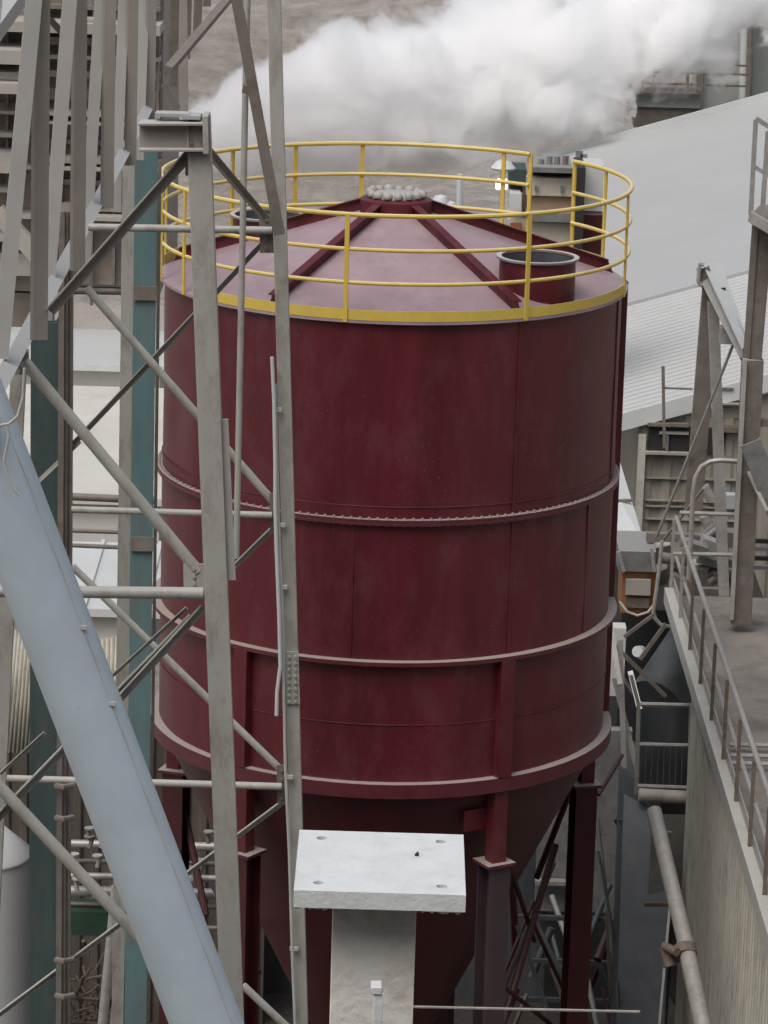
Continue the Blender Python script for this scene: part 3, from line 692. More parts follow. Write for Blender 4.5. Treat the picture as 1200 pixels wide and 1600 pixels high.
# pipes running in front of the dark cladding
for i, (y_, r_, dq, mt) in enumerate(((1318, .07, 45, 'galv'), (1345, .04, 45.2, 'steel_dark'), (1368, .06, 44.8, 'galv'), (1392, .09, 45, 'galv'), (1412, .04, 45, 'steel_dark'), (1445, .04, 45.2, 'galv'))):
    lone(MB().tube(at(105, y_, dq), at(345, y_+5, dq), r_*.8, 12).build('pipe', M[mt]), ('topmost', 'second', 'third', 'thick fourth', 'fifth', 'lowest')[i]+' of the stacked horizontal pipes before the brown clad building', 'pipe', 'stacked horizontal pipes')
VG = thing('valve_group', at(150, 1420, 44.6), 'cluster of small valves and stubs on the stacked pipes left', 'valves')
for i in range(16):
    x_ = random.choice([random.uniform(112, 170), random.uniform(262, 335)]); y_ = random.uniform(1300, 1420)
    m_ = MB(); c = at(x_, y_, 44.5); m_.tube(c, c+V(random.uniform(-.05, .05), 0, .16), .03, 8); m_.tube(c+V(0, 0, .15), c+V(0, 0, .17), .07, 10)
    m_.build('valve', M[random.choice(['galv', 'grey', 'ledge'])], VG)
lone(slab(108, 1425, 172, 1462, 44.8, .5, 'green', 'cabinet', None), 'dark green metal box low on the brown clad wall', 'box')
for i, (x1, y1, x2, y2) in enumerate(((182, 1385, 158, 1535), (198, 1430, 176, 1540))):
    lone(MB().tube(at(x1, y1, 36), at(x2, y2+90, 36), .055, 16).build('pipe', M['pipegrey'] if 'pipegrey' in M else M['galv']), ('left', 'right')[i]+' one of two steep grey pipes beneath the blue duct', 'pipe')
WT = thing('small_tank', ground_under(at(-35, 1500, 40)), 'small pale grey round tank with white conical top at bottom left corner', 'tank')
c = at(-38, 1330, 40); m_ = MB(); rr = 88*px(40)
m_.revolve([(rr, 0), (rr, c.z)], (c.x, c.y, 0), 64); m_.build('shell', M['fascia'], WT, smooth=60)
m_ = MB(); m_.revolve([(rr+.02, c.z-.03), (rr+.02, c.z), (rr*.55, c.z+.28), (.05, c.z+.42), (0, c.z+.42)], (c.x, c.y, 0), 64); m_.build('roof', M['whitesheet'], WT, smooth=60)
DB = MB()
for i in range(90):
    x_, y_ = random.gauss(130, 35), random.gauss(1580, 30); p = at(x_, y_, 41.5+random.uniform(-.4, .4)); q = p+V(random.gauss(0, .18), random.gauss(0, .1), random.gauss(0, .12))
    DB.tube(p, q, random.uniform(.006, .025), 6)
o = DB.build('scrap_heap', M['rusty']); tag(o, 'tangled heap of rusty rods and dead stalks at the bottom left', 'scrap heap', kind='stuff')

# ================================================================ WAREHOUSE
dW, dF = 58.0, 86.5
E0 = at(973, 650, dW); E1 = at(846, 247, dF)
slope = .255                       # rise per metre towards the right
q = at(1185, 593, dW); slope = (q.z-E0.z)/(q.x-E0.x)
WH = thing('warehouse', V(E0.x+4, E0.y, 0), 'large warehouse with a wide pale grey ribbed roof behind the tank', 'warehouse')
X0 = E0.x; W_ = 16.0
def rp(u, y_): return V(X0+u, y_, E0.z+u*slope)
YN, YF = E0.y, E1.y
YS = YN+8.6
m_ = MB(); per = .30; n_ = int((YS+.4-YN)/per); vs = []
for i in range(n_+1):
    for k, h in ((0, 0), (.55, 0), (.68, .038), (.88, .038)):
        if i == n_ and k: break
        y_ = YN+(i+k)*per; vs += [rp(-.3, y_)+V(0, 0, h), rp(W_, y_)+V(0, 0, h)]
m_.add(vs, [[2*i, 2*i+2, 2*i+3, 2*i+1] for i in range(len(vs)//2-1)])
rf = m_.build('roof', M['roof'], WH, smooth=20)
m_ = MB(); n_ = 3; per = (YF-YS)/n_; vs = []
for i in range(n_+1):
    for k, h in ((0, 0), (.985, 0), (.99, .006), (.995, .006)):
        if i == n_ and k: break
        y_ = YS+(i+k)*per; vs += [rp(-.3, y_)+V(0, 0, h+.10), rp(W_, y_)+V(0, 0, h+.10)]
vs = [rp(-.3, YS)+V(0, 0, .02), rp(W_, YS)+V(0, 0, .02)]+vs
m_.add(vs, [[2*i, 2*i+2, 2*i+3, 2*i+1] for i in range(len(vs)//2-1)])
m_.build('upper_sheets', M['roof'], rf, smooth=0)
m_ = MB(); m_.poly([rp(-.32, YN-.06)+V(0, 0, .06), rp(W_, YN-.06)+V(0, 0, .06), rp(W_, YN-.06)+V(0, 0, -.24), rp(-.32, YN-.06)+V(0, 0, -.24)], V(0, .05, 0))
m_.build('rake_fascia', M['fascia'], rf)
m_ = MB(); m_.bar(rp(-.32, YF+.0)+V(0, 0, .14), rp(W_, YF+.0)+V(0, 0, .14), .16, .12); m_.build('ridge_trim', M['fascia'], rf)
m_ = MB(); m_.poly([rp(4.2, YN+.3)+V(0, 0, .06), rp(4.2, YF)+V(0, 0, .06), rp(4.3, YF)+V(0, 0, .06), rp(4.3, YN+.3)+V(0, 0, .06)], V(0, 0, .004))
corrugated(V(X0+.28, YN+.12, 0), V(X0+W_, YN+.12, 0), E0.z-8, E0.z+.0, .33, .045, M['wallsheet'], 'gable_wall', WH)
# triangle of gable above eave height
vs = []; k = 50; A_ = X0+.28
for i in range(k+1):
    u = (W_-.28)*i/k; h = .045 if i % 2 else 0; vs += [V(A_+u, YN+.12-h, E0.z), V(A_+u, YN+.12-h, E0.z+(u+.1)*slope-.25 if u > .9 else E0.z+.001)]
MB().add(vs, [[2*i, 2*i+2, 2*i+3, 2*i+1] for i in range(k)]).build('gable_peak', M['wallsheet'], WH)
MB().box((X0+.40, (YN+YF)/2, (E0.z-.1)/2), (.16, YF-YN-.3, E0.z-.3)).build('side_wall', M['wallsheet'], WH)
MB().box((X0+.34, YN+.02, (E0.z-.3)/2), (.12, .16, E0.z-.3)).build('corner_trim', M['wallcream'], WH)
def gslab(x1, y1, x2, y2, out, mt, name, par, dd_=None):
    return slab(x1, y1, x2, y2, dW-out+.1, out, mt, name, par)
wn = gslab(1012, 668, 1130, 708, .10, 'black', 'window', WH)
gslab(1012, 662, 1076, 667, .22, 'steel_dark', 'window_hood', wn); gslab(1030, 675, 1076, 679, .16, 'ledge', 'window_bar', wn); gslab(1008, 707, 1076, 711, .2, 'ledge', 'window_sill', wn)
gslab(1040, 678, 1044, 708, .15, 'grey', 'window_bar', wn)
for y_ in (748, 783, 792, 812): gslab(1008, y_, 1160, y_+2, .08, 'wallsheet', 'girt', WH)
gslab(1125, 668, 1160, 676, .2, 'rusty', 'door_head', WH)
gslab(1125, 630, 1160, 633, .2, 'ledge', 'girt', WH); gslab(1125, 606, 1146, 609, .2, 'steel_dark', 'girt', WH)
MB().bar(at(1038, 700, 57.4), at(1036, 572, 57.4), .05).build('mast', M['steel_dark'], WH)
MB().bar(at(1036, 606, 57.4), at(1082, 608, 57.4), .03).build('mast_arm', M['steel_dark'], WH)
for x_, y_ in ((905, 240), (912, 246), (884, 248), (855, 254)):
    MB().box(at(x_, y_, 84), (.16, .16, .16)).build('roof_vent', M['grey'], WH)

# white lean-to roof and machinery right of tank
LR = thing('lean_to', ground_under(at(985, 800, 56)), 'bright white sloping sheet roof between the tank and the warehouse', 'lean-to')
z_ = at(985, 800, 54).z
P4 = [at(966, 864, 52), at(1012, 856, 52), at(1003, 775, 54.2), at(958, 660, 57.4)]
P4 = [at(960, 866, 52), at(1010, 858, 52), at(966, 712, 56.9), at(925, 700, 56.9)]
MB().poly(P4, V(0, 0, -.08)).build('roof_sheet', M['whitesheet'], LR)
MB().bar(at(956, 783, 54.2), at(989, 782, 54.2), .05).build('roof_seam', M['steel_dark'], LR)
MB().box(at(975, 900, 54)-V(0, -.6, .2), (.5, .5, 1.0)).build('support', M['grey'], LR)

OM = thing('crusher', ground_under(at(995, 910, 50)), 'orange framed machine with grey door wedged right of the tank', 'machine')
slab(966, 862, 1024, 893, 50, 1.2, 'grey', 'hood', OM); slab(970, 893, 1023, 958, 50.1, .9, 'orange', 'housing', OM)
slab(977, 906, 1016, 930, 50.0, .08, 'ledge', 'door', OM)
slab(978, 934, 1014, 950, 50.05, .04, 'rusty', 'lower_panel', OM)
MB().path([at(968, 940, 49.9), at(980, 956, 49.8), at(996, 962, 49.8), at(1012, 957, 49.8), at(1022, 945, 49.9)], .02, 8).build('guard_hoop', M['galv'], OM)
MB().bar(at(966, 862, 49.9), at(975, 893, 49.9), .05).build('hood_edge', M['galv'], OM); MB().bar(at(1018, 856, 49.9), at(1022, 893, 49.9), .05).build('hood_edge', M['galv'], OM)

# ================================================================ FLAT ROOFED BUILDING
ZR = CAM.z-13.3
FR = thing('flat_roofed_building', V(atz(1160, 1200, ZR).x, atz(1160, 1200, ZR).y, 0), 'cream clad building with a dirty flat roof at lower right', 'building')
w0, w1 = atz(1052, 930, ZR), atz(1195, 1400, ZR)
wdv = (w1-w0).normalized(); w1 = w0+wdv*40
back = w0
right = V(14, 0, 0)
m_ = MB(); m_.poly([w0, w1, w1+right, w0+right], V(0, 0, -.3)); rf2 = m_.build('roof', M['dirtyroof'], FR, smooth=0)
cw0 = atz(1086, 1065, ZR); 
corrugated(V(cw0.x, cw0.y, 0), V(w1.x, w1.y, 0), 0, ZR-.09, .24, .045, M['wallcream'], 'side_wall', FR)
MB().box((cw0.x+6.0, cw0.y+.1, (ZR-.3)/2), (12, .2, ZR-.32)).build('end_wall', M['wallcream'], FR)
MB().bar(w0+V(-.065, 0, .0), w1+V(-.065, 0, .0), .13, .22, up=(0, 0, 1)).build('roof_kerb', M['tiltgrey'], rf2)
# kerb and gutter pipes across the roof
for y_ in (1163, 1180, 1192):
    a = atz(1140, y_, ZR+.1); MB().tube(a, a+V(3, 0, 0), .03, 8).build('roof_pipe', M['galv'], rf2)
# handrail along the roof edge
HR = thing('handrail', w0, 'long galvanised handrail with rusty posts along the flat roof edge', 'handrail')
def onedge(t, h, off=0): return w0+wdv*t+V(off, 0, h)
for h, r_ in ((1.1, .032), (.60, .026)):
    MB().tube(onedge(-.1, h), onedge(26, h), r_, 10).build('rail', M['galv'], HR)
MB().bar(onedge(-.1, .16), onedge(26, .16), .02, .16).build('toe_board', M['galv'], HR)
t = 0
while t < 22:
    MB().bar(onedge(t, -.25, -.04), onedge(t, 1.1, -.04), .042, .03).build('post', M['rusty'] if t > 2 else M['galv'], HR); t += 1.55
# second inner rail with a round corner loop
HL = thing('handrail', atz(1100, 960, ZR), 'tall rounded handrail loop beside the brown steel column', 'handrail')
dl = 47.0
MB().path([at(x_, y_, dl) for x_, y_ in ((1076, 905), (1080, 830), (1083, 770), (1087, 745), (1096, 729), (1110, 721), (1125, 719), (1161, 721))], .035, 10).build('loop', M['galv'], HL)
MB().tube(at(1161, 721, dl), at(1200, 800, dl-1), .03, 8).build('rail', M['galv'], HL)
MB().tube(at(1062, 801, 47.6), at(1149, 804, 47.6), .03, 8).build('rail', M['galv'], HL); MB().tube(at(1052, 865, 47.6), at(1147, 867, 47.6), .03, 8).build('rail', M['galv'], HL)

# steel frame on that roof
SF = thing('steel_frame', atz(1160, 965, ZR), 'tall brown steel columns and beams standing on the dirty flat roof', 'steel frame')
dS = 46.9
def fr(x1, y1, x2, y2, w_, d, mt='steel_dark', name='column', h=None, d2=None, up=None):
    d2 = d2 or d; return MB().channel(at(x1, y1, d), at(x2, y2, d2), w_*px(d), h or w_*px(d), .02, up=up).build(name, M[mt], SF, bevel=.004)
fr(1157, 972, 1176, 560, 32, dS); fr(1143, 968, 1164, 560, 7, dS-.2, 'steel', 'column_flange', .05)
fr(1178, 560, 1196, 352, 22, dS); fr(1166, 560, 1180, 352, 10, dS-.1, 'steel_dark', 'column_flange', .05)
fr(1083, 800, 1112, 440, 27, 49, h=.15); fr(1131, 930, 1114, 470, 17, 48.7, 'galv', 'stanchion', .15)
fr(1098, 418, 1110, 460, 20, 48.8, 'steel_dark', 'head_plate', .1)
m_ = MB(); m_.poly([at(1098, 411, 48.9), at(1126, 409, 49.3), at(1172, 540, 47.2), at(1160, 545, 46.8)], V(0, 0, -.03)); m_.build('top_flange', M['whitesheet'], SF)
fr(1102, 428, 1168, 556, 24, 48.9, 'grey', 'sloping_beam', .05, d2=47, up=(0, -1, 0))
MB().path([at(1100, 414, 48.7), at(1094, 412, 48.7), at(1092, 425, 48.7), at(1091, 440, 48.7), at(1096, 447, 48.7)], .03, 8).build('hoop', M['galv'], SF)
for y_ in (452, 462): MB().bar(at(1122, y_, 48.4), at(1134, y_-1, 48.4), .03).build('rung', M['black'], SF)
fr(1172, 690, 1215, 800, 34, 46.4, 'grey', 'knee_brace', .1); fr(1168, 660, 1215, 660, 12, 46.9, 'steel_dark', 'tie_beam', .1)
MB().box(at(1139, 523, 48), (.25, .25, .22)).build('fitting', M['galv'], SF)
for i, (x1, y1, x2, y2, lb) in enumerate(((1145, 540, 1026, 838, 'long thin wire stay slanting down from the steel frame'), (1100, 762, 1038, 842, 'short thin wire stay left of the rounded handrail loop'))):
    lone(MB().tube(at(x1, y1, 48), at(x2, y2, 49.5), .022, 6).build('wire_stay', M['galv']), lb, 'wire')
# little platform with railing at the very right
LP = thing('lookout_platform', at(1190, 350, 47), 'small railed platform on top of the brown columns at right edge', 'platform')
for (x1, y1, x2, y2, w_) in ((1181, 187, 1173, 335, 7), (1200, 205, 1190, 350, 7), (1181, 185, 1225, 213, 7), (1178, 260, 1225, 290, 6)):
    MB().bar(at(x1, y1, 46.6), at(x2, y2, 46.6), w_*px(46.6)).build('rail', M['galv'], LP)
MB().bar(at(1200, 185, 48.2), at(1260, 190, 48.2), .05).build('rail', M['galv'], LP)
m_ = MB(); m_.poly([at(1173, 335, 46.5), at(1230, 368, 45.9), at(1245, 330, 48), at(1190, 318, 48.4)], V(0, 0, -.12)); m_.build('deck', M['steel_dark'], LP)
m_ = MB(); m_.bar(at(1172, 338, 46.4), at(1230, 372, 45.8), .05, .14, up=(0, 0, 1)); m_.build('deck_edge', M['galv'], LP)

# machinery clutter on the far side of the flat roof
CL = thing('conveyor_drive', at(1090, 900, 50), 'jumble of grey drive gear and rollers behind the handrail', 'machinery')
random.seed(21)
for i in range(26):
    x_, y_ = random.uniform(1030, 1140), random.uniform(838, 912); d = random.uniform(49.6, 52)
    m_ = MB(); c = at(x_, y_, d)
    if i % 3 == 0: m_.tube(c, c+V(random.uniform(.1, .4), random.uniform(-.1, .1), random.uniform(-.1, .3)), random.uniform(.04, .12), 12)
    else: m_.box(c, (random.uniform(.1, .45), .3, random.uniform(.06, .25)), Matrix.Rotation(random.uniform(-.5, .5), 3, 'Y'))
    m_.build(('roller', 'bracket', 'bracket')[i % 3], M[random.choice(['galv', 'grey', 'steel_dark', 'black', 'ledge'])], CL)
MB().bar(at(1010, 838, 50.5), at(1130, 842, 50.5), .12).build('beam', M['steel_dark'], CL); MB().bar(at(1095, 925, 49), at(1140, 925, 49), .12).build('beam', M['steel_dark'], CL)
for (x1, y1, x2, y2) in ((1100, 760, 1112, 782), (1100, 806, 1110, 830)):
    MB().tube(at(x1, y1, 50.5), at(x2, y2, 50.5), .07, 12).build('roller', M['galv'], CL)
MB().box(at(1133, 782, 50), (.28, .2, .2)).build('lamp_box', M['whitesheet'], CL)
MB().box(at(1075, 960, 53)-V(0, 0, 1.2), (2.2, 2.5, 3.2)).build('housing', M['black'], CL)
for i, y_ in enumerate((845, 857, 872, 886)):
    MB().bar(at(1178, y_, 51), at(1260, y_+2, 51), .06).build('louvre', M[('black', 'grey')[i % 2]], CL)
# rounded tubular hook
lone(MB().path([at(x_, y_, 48.6) for x_, y_ in ((1034, 845), (1031, 880), (1024, 935), (1021, 955), (1024, 967), (1032, 976), (1050, 980))], .028, 10).build('bent_tube', M['galv']), 'bent galvanised tube curving past the orange machine', 'tube')

# inclined conveyor and dark gap right of tank
IC = thing('inclined_conveyor', ground_under(at(1030, 1060, 50)), 'dark inclined conveyor casing below the orange machine', 'conveyor')
MB().tube(at(1085, 1010, 49), at(1025, 1100, 48), .42, 24).build('casing', M['darkmetal'], IC)
for (x1, y1, x2, y2, w_) in ((952, 1000, 1040, 1088, 6), (975, 995, 1022, 960, 5), (1000, 1030, 1040, 975, 6), (968, 1050, 1000, 1100, 5)):
    MB().bar(at(x1, y1, 47.5), at(x2, y2, 47.5), w_*px(47.5)).build('strut', M['steel_dark'], IC)
MB().tube(at(996, 1018, 48), at(1003, 1024, 48)+V(0, .2, 0), .08, 12).build('lamp', M['whitesheet'], IC)
for (x1, y1, x2, y2) in ((953, 975, 969, 1070), (969, 1000, 975, 1200), (960, 1060, 1000, 1220), (985, 1050, 1000, 1110)):
    MB().bar(at(x1, y1, 46.6), at(x2, y2, 46.2), .07).build('strut', M['galv'], IC)
MB().box(at(962, 1030, 49), (.24, .3, 1.0)).build('pale_panel', M['fascia'], IC)

AP = thing('access_platform', ground_under(at(1035, 1180, 45)), 'dark grated access platform with tube rails in the gap right of the tank', 'platform')
slab(1000, 1105, 1082, 1160, 46.5, .05, 'darkmetal', 'back_panel', AP); slab(995, 1165, 1080, 1232, 45.4, .06, 'darkmetal', 'front_panel', AP)
for (x1, y1, x2, y2, d) in ((998, 1100, 1080, 1102, 45.6), (998, 1163, 1080, 1165, 45.2), (996, 1228, 1078, 1231, 45)):
    MB().tube(at(x1, y1, d), at(x2, y2, d), .03, 8).build('rail', M['galv'], AP)
for (x1, y1, x2, y2) in ((986, 1055, 998, 1102), (998, 1100, 994, 1240), (1080, 1102, 1076, 1230)):
    MB().bar(at(x1, y1, 45.2), at(x2, y2, 45.2), .05).build('post', M['galv'], AP)
MB().tube(at(998, 1242, 44.8), at(1074, 1246, 44.8), .09, 12).build('drum', M['wallcream'], AP)
for i in range(9):
    MB().bar(at(1000+i*9.5, 1170, 45.3), at(998+i*9.5, 1225, 45.3), .012).build('grille_bar', M['steel_dark'], AP)

HC = thing('hopper_casing', ground_under(at(1020, 1450, 44)), 'tapered dark grey sheet metal casing beside the sloping pipe', 'casing')
MB().poly([at(975, 1240, 45), at(1012, 1262, 44.8), at(1040, 1375, 44), at(1058, 1378, 44), at(1046, 1450, 43.2), at(1035, 1700, 42), at(960, 1700, 42)], V(.0, 1.2, 0)).build('casing', M['darkmetal'], HC)
MB().bar(at(1006, 1413, 43.4), at(1046, 1413, 43.4), .05).build('seam', M['rusty'], HC)
MB().bar(at(1046, 1420, 43), at(1030, 1600, 42), .03).build('edge', M['galv'], HC)
o = slab(1012, 1300, 1044, 1408, 43.9, .05, 'grey', 'inspection_panel', HC)
SP = thing('sloping_pipe', at(1070, 1480, 38), 'long grey pipe with a collar sloping down beside the cream wall', 'pipe')
MB().tube(at(1022, 1268, 40.5), at(1070, 1470, 38.5), 13*px(39), 24).build('pipe', M['galvp'] if 'galvp' in M else M['galv'], SP)
MB().tube(at(1070, 1470, 38.5), at(1106, 1640, 37), 14*px(38), 24).build('pipe', M['galv'], SP)
MB().tube(at(1069, 1480, 38.4), at(1072, 1494, 38.3), 19*px(38), 24).build('collar', M['rusty'], SP)
m_ = MB(); m_.tube(at(1040, 1480, 38.5), at(1048, 1510, 38.4), .08, 12); m_.tube(at(1038, 1478, 38.4), at(1058, 1488, 38.2), .05, 12); m_.build('valve', M['rusty'], SP)
# thin pipes / conveyor legs behind the tank bottom, in the dark gap
for i, (x1, y1, x2, y2, d, w_) in enumerate(((933, 1280, 975, 1640, 45, 7), (935, 1330, 990, 1640, 44.5, 5), (862, 1400, 905, 1520, 48, 10), (860, 1450, 900, 1600, 48, 8), (918, 1530, 940, 1640, 45.5, 9))):
    lone(MB().tube(at(x1, y1, d), at(x2, y2, d-1), w_*px(d)/2, 10).build('pipe', M['darkmetal'] if i % 2 else M['grey']), ('longest thin grey pipe beside the rear right tank leg', 'dark thin pipe just right of the longest thin grey one', 'upper short pipe seen between the tank legs', 'lower short pipe seen between the tank legs', 'stubby pipe at the foot of the rear right tank leg')[i], 'pipe')
PR = thing('pipe_rack', ground_under(at(880, 1500, 46)), 'shadowed tangle of dark pipes and braces behind the right tank legs', 'pipe rack')
random.seed(5)
for i in range(30):
    x_ = random.choice([random.uniform(790, 905), random.uniform(925, 1000)]); y_ = random.uniform(1260, 1560); ln = random.uniform(70, 260); sl = random.choice([.25, .35, .5, -.4, .05]); d = random.uniform(42.5, 47.5)
    m_ = MB(); p, q = at(x_, y_, d), at(x_+sl*ln, y_+ln, d-random.uniform(0, .8)); w_ = random.uniform(.02, .06)
    (m_.tube(p, q, w_, 10) if i % 2 else m_.angle(p, q, w_*1.8)).build(('strut', 'pipe')[i % 2], M[random.choice(['darkmetal', 'grey', 'black', 'steel_dark', 'maroon_dark', 'darkmetal'])], PR)
for y_ in (1432, 1500, 1560): MB().bar(at(800, y_, 47), at(1000, y_+6, 46.5), .06).build('rung', M['darkmetal'], PR)
PP = thing('pale_partition', ground_under(at(880, 1350, 52)), 'pale grey wall panel glimpsed between hopper and right leg', 'wall')
slab(835, 1140, 975, 1425, 48.9, .2, 'grey', 'panel', PP); slab(835, 1425, 975, 1900, 48.9, .2, 'black', 'lower_panel', PP)  # lower panel blackened: shade low in the gap put into its colour
slab(836, 1378, 905, 1384, 48.7, .15, 'galv', 'rail', PP)
GB = thing('shade_backdrop', ground_under(at(600, 1400, 50)), 'added dark sheet standing in for the shade behind the tank legs', 'shed')
slab(330, 1215, 1000, 1900, 49.2, 2, 'darkmetal', 'wall', GB)  # dark sheet added to paint the shade behind the legs
lone(MB().tube(at(640, 1573, 37), at(1000, 1581, 37), .016, 6).build('wire', M['galv']), 'thin horizontal wire stretched across the bottom of the tank legs', 'wire')

# ================================================================ PLANT BEHIND THE TANK ROOF
MC = thing('control_cabinet', ground_under(at(865, 340, 60)), 'cream and tan cabinet stack in a dark frame behind the guardrail gap', 'cabinet')
slab(822, 278, 894, 306, 60, 1.0, 'cream', 'upper_door', MC); slab(826, 306, 892, 332, 60.1, .9, 'tan', 'middle_panel', MC)
slab(826, 348, 890, 480, 60, 1.0, 'cream', 'lower_panel', MC); slab(822, 333, 893, 347, 59.8, 1.1, 'grey', 'shelf', MC)
slab(892, 262, 906, 480, 59.7, 1.2, 'black', 'frame', MC); slab(905, 258, 941, 330, 60.6, .8, 'fascia', 'side_panel', MC); slab(905, 336, 940, 400, 60.3, .8, 'maroon_dark', 'side_box', MC)
slab(828, 262, 895, 270, 59.8, 1.3, 'grey', 'top_rail', MC); slab(828, 270, 895, 278, 60.2, .8, 'black', 'top_gap', MC)
for x_ in (838, 878): MB().bar(at(x_, 290, 59.95), at(x_, 299, 59.95), .05).build('handle', M['grey'], MC)
slab(795, 265, 822, 286, 60.3, .8, 'tealdark', 'teal_box', MC); slab(796, 303, 813, 325, 60, .5, 'whitesheet', 'white_box', MC)
slab(796, 285, 822, 300, 60.5, .5, 'black', 'gap', MC); slab(792, 343, 826, 372, 60.2, .6, 'cream', 'orange_drum', MC); slab(797, 349, 814, 364, 60.1, .2, 'orange', 'orange_cover', MC)
slab(815, 285, 824, 345, 60.4, .3, 'steel_dark', 'frame_post', MC); slab(790, 372, 900, 600, 60.4, .6, 'steel_dark', 'base', MC)
for x_ in (845, 858, 870, 883): MB().tube(at(x_, 262, 60.2), at(x_+1, 246+random.uniform(-4, 4), 60.2), .05, 8).build('stub', M['grey'], MC)
YL = thing('floodlight_pole', ground_under(at(783, 330, 57)), 'floodlight pole with two lit yellow lamps and a white shade', 'lamp pole')
MB().tube(V(at(790, 400, 57).x, at(790, 400, 57).y, 0), at(786, 262, 57), .04, 8).build('pole', M['galv'], YL)
for x_, r_ in ((779, .055), (789, .042)):
    MB().revolve([(0, 0), (r_*.9, .02), (r_, .1), (r_*.7, .17), (0, .19)], at(x_, 297, 56.8), 16).build('lamp', M['lamp'], YL)
MB().revolve([(.0, .14), (.12, .10), (.2, 0), (.18, -.03), (0, -.03)], at(786, 262, 56.9), 20).build('shade', M['whitesheet'], YL)
lone(MB().tube(V(at(719, 400, 64).x, at(719, 400, 64).y, 0), at(719, 272, 64), .06, 8).build('pole', M['whitesheet']), 'slim pale pole standing left of the lit floodlights', 'pole')
o = thing('small_dome', ground_under(at(690, 330, 60)), 'small white domed fittings poking up behind the tank crown', 'vent')
for x_, y_ in ((688, 322), (702, 332)):
    MB().revolve([(0, .2), (.1, .17), (.15, .08), (.15, -.6)], at(x_, y_, 60), 16).build('dome', M['whitesheet'], o)
# cladded tower at upper right beyond the warehouse
UB = thing('rear_tower', ground_under(at(1120, 100, 95)), 'grey green rear tower with railed landing above the warehouse roof', 'tower')
dU = 95
slab(1093, -80, 1168, 260, dU, 4, 'farwall', 'wall', UB); slab(1168, -80, 1290, 260, dU+.8, 4, 'farwall', 'wall', UB)
slab(1086, -10, 1094, 200, dU-.3, .5, 'steel_dark', 'corner_post', UB)
for x_ in (1163, 1172): MB().tube(at(x_+2, -40, dU-.5), at(x_-4, 200, dU-.5), .10, 12).build('downpipe', M['whitesheet' if x_ < 1170 else 'steel_dark'], UB)
slab(1098, 80, 1118, 102, dU-.1, .15, 'grey', 'window', UB)
slab(985, 138, 1094, 146, dU-1.4, 1.4, 'steel_dark', 'landing', UB); slab(992, 146, 1094, 168, dU-1.1, 1.0, 'farwall', 'landing_skirt', UB); slab(990, 168, 1094, 200, dU-1.0, .9, 'steel_dark', 'lower_box', UB)
for x_, yt in ((984, 112), (1003, 118), (1020, 117), (1074, 60), (1090, 118)):
    MB().bar(at(x_, 142, dU-1.4), at(x_+2, yt, dU-1.4), .07).build('rail_post', M['steel_dark'], UB)
for y_ in (98, 112, 130): MB().bar(at(1003, y_, dU-1.4), at(1170, y_+5, dU-1.4), .05).build('rail', M['rusty'], UB)
for (a_, b_) in (((982, 108), (992, 128)), ((984, 142), (991, 170)), ((991, 170), (988, 182))):
    MB().bar(at(*a_, dU-1.5), at(*b_, dU-1.5), .16).build('bracket', M['whitesheet'], UB)

# ================================================================ STEAM PLUME
PLD = 87.0
A_, B_ = at(215, 190, PLD), at(1330, -75, PLD+1)
ax = (B_-A_); LEN = ax.length; ax.normalize()
yv = ax.cross(V(0, 1, 0)).normalized()     # roughly up
if yv.z < 0: yv = -yv
zv = ax.cross(yv)
HW = 3.4
me = MB(); me.box((LEN/2, 0, 0), (LEN, HW*2, HW*2))
pl_ = me.build('steam_plume', None, smooth=0) if False else None
ob = MB(); ob.box((LEN/2, 0, 0), (LEN, HW*2.2, HW*2))
SM = bpy.data.materials.new('steam'); SM.use_nodes = True
n = SM.node_tree.nodes; L = SM.node_tree.links; n.clear()
out = n.new('ShaderNodeOutputMaterial'); pv = n.new('ShaderNodeVolumePrincipled'); L.new(pv.outputs[0], out.inputs['Volume'])
pv.inputs['Color'].default_value = (.998, .999, 1, 1); pv.inputs['Anisotropy'].default_value = .45
tc = n.new('ShaderNodeTexCoord'); sx = n.new('ShaderNodeSeparateXYZ'); L.new(tc.outputs['Object'], sx.inputs[0])
def mth(op, a, b=None, c=None, clamp=False):
    q_ = n.new('ShaderNodeMath'); q_.operation = op; q_.use_clamp = clamp
    for i, v in enumerate((a, b, c)):
        if v is None: continue
        if isinstance(v, (int, float)): q_.inputs[i].default_value = v
        else: L.new(v, q_.inputs[i])
    return q_.outputs[0]
u = mth('DIVIDE', sx.outputs[0], LEN)
fc = n.new('ShaderNodeFloatCurve'); L.new(u, fc.inputs['Value'])
def curve(fc, pts):
    cv = fc.mapping.curves[0]
    while len(cv.points) > 2: cv.points.remove(cv.points[1])
    cv.points[0].location = pts[0]; cv.points[-1].location = pts[-1]
    for p in pts[1:-1]: cv.points.new(*p)
    fc.mapping.update()
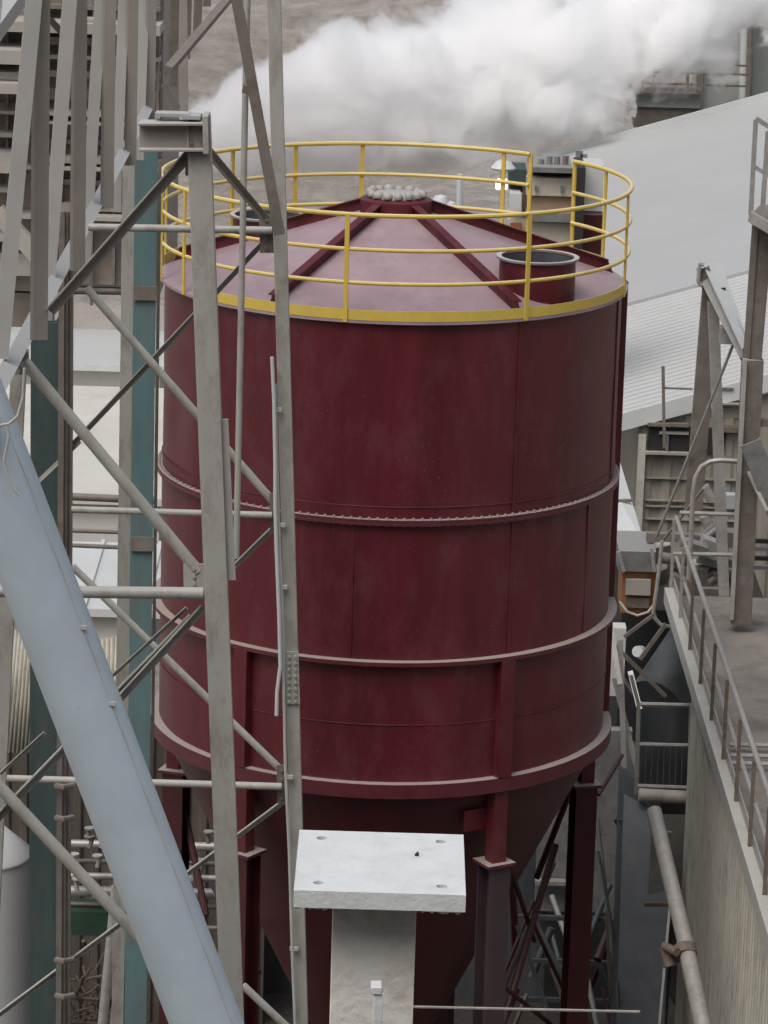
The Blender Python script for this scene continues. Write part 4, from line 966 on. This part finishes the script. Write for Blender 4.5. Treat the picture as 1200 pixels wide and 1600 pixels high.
curve(fc, [(0, .10), (.1, .30), (.25, .50), (.435, .57), (.614, .58), (.79, .44), (1, .42)])
fo = n.new('ShaderNodeFloatCurve'); L.new(u, fo.inputs['Value'])
curve(fo, [(0, .42), (.1, .39), (.25, .41), (.435, .345), (.614, .38), (.79, .48), (1, .5)])
Rr = mth('MULTIPLY', fc.outputs[0], HW)
off = mth('MULTIPLY', mth('SUBTRACT', fo.outputs[0], .5), HW*2)
yy = mth('SUBTRACT', sx.outputs[1], off)
rr_ = mth('SQRT', mth('ADD', mth('MULTIPLY', yy, yy), mth('MULTIPLY', sx.outputs[2], sx.outputs[2])))
nz1 = n.new('ShaderNodeTexNoise'); nz1.inputs['Scale'].default_value = .62; nz1.inputs['Detail'].default_value = 8; nz1.inputs['Roughness'].default_value = .6
nz1.inputs['Distortion'].default_value = .4
L.new(tc.outputs['Object'], nz1.inputs['Vector'])
nn = mth('MULTIPLY', mth('SUBTRACT', nz1.outputs['Fac'], .5), 6.0)
dist = mth('ADD', mth('SUBTRACT', Rr, rr_), mth('MULTIPLY', nn, mth('ADD', mth('MULTIPLY', u, .9), .35)))
mr = n.new('ShaderNodeMapRange'); mr.interpolation_type = 'SMOOTHSTEP'
mr.inputs[1].default_value = 0; mr.inputs[2].default_value = .38; mr.inputs[3].default_value = 0; mr.inputs[4].default_value = 4.2
L.new(dist, mr.inputs[0])
# fade to nothing at the faces of the box so that no face shows
def fade(v, lim): return mth('DIVIDE', mth('SUBTRACT', lim, mth('ABSOLUTE', v)), .35, clamp=True)
den = mth('MULTIPLY', mr.outputs[0], mth('MULTIPLY', fade(sx.outputs[1], HW*1.1), fade(sx.outputs[2], HW)))
L.new(den, pv.inputs['Density'])
SM.cycles.volume_step_rate = .35
so_ = ob.build('steam_plume', SM, smooth=0)
mw = Matrix((ax, yv, zv)).transposed().to_4x4(); mw.translation = A_; so_.matrix_world = mw
tag(so_, 'billowing white steam drifting across the hillside behind the tank', 'steam', kind='stuff')

for o in S.objects:
    if '_off' in o: del o['_off']
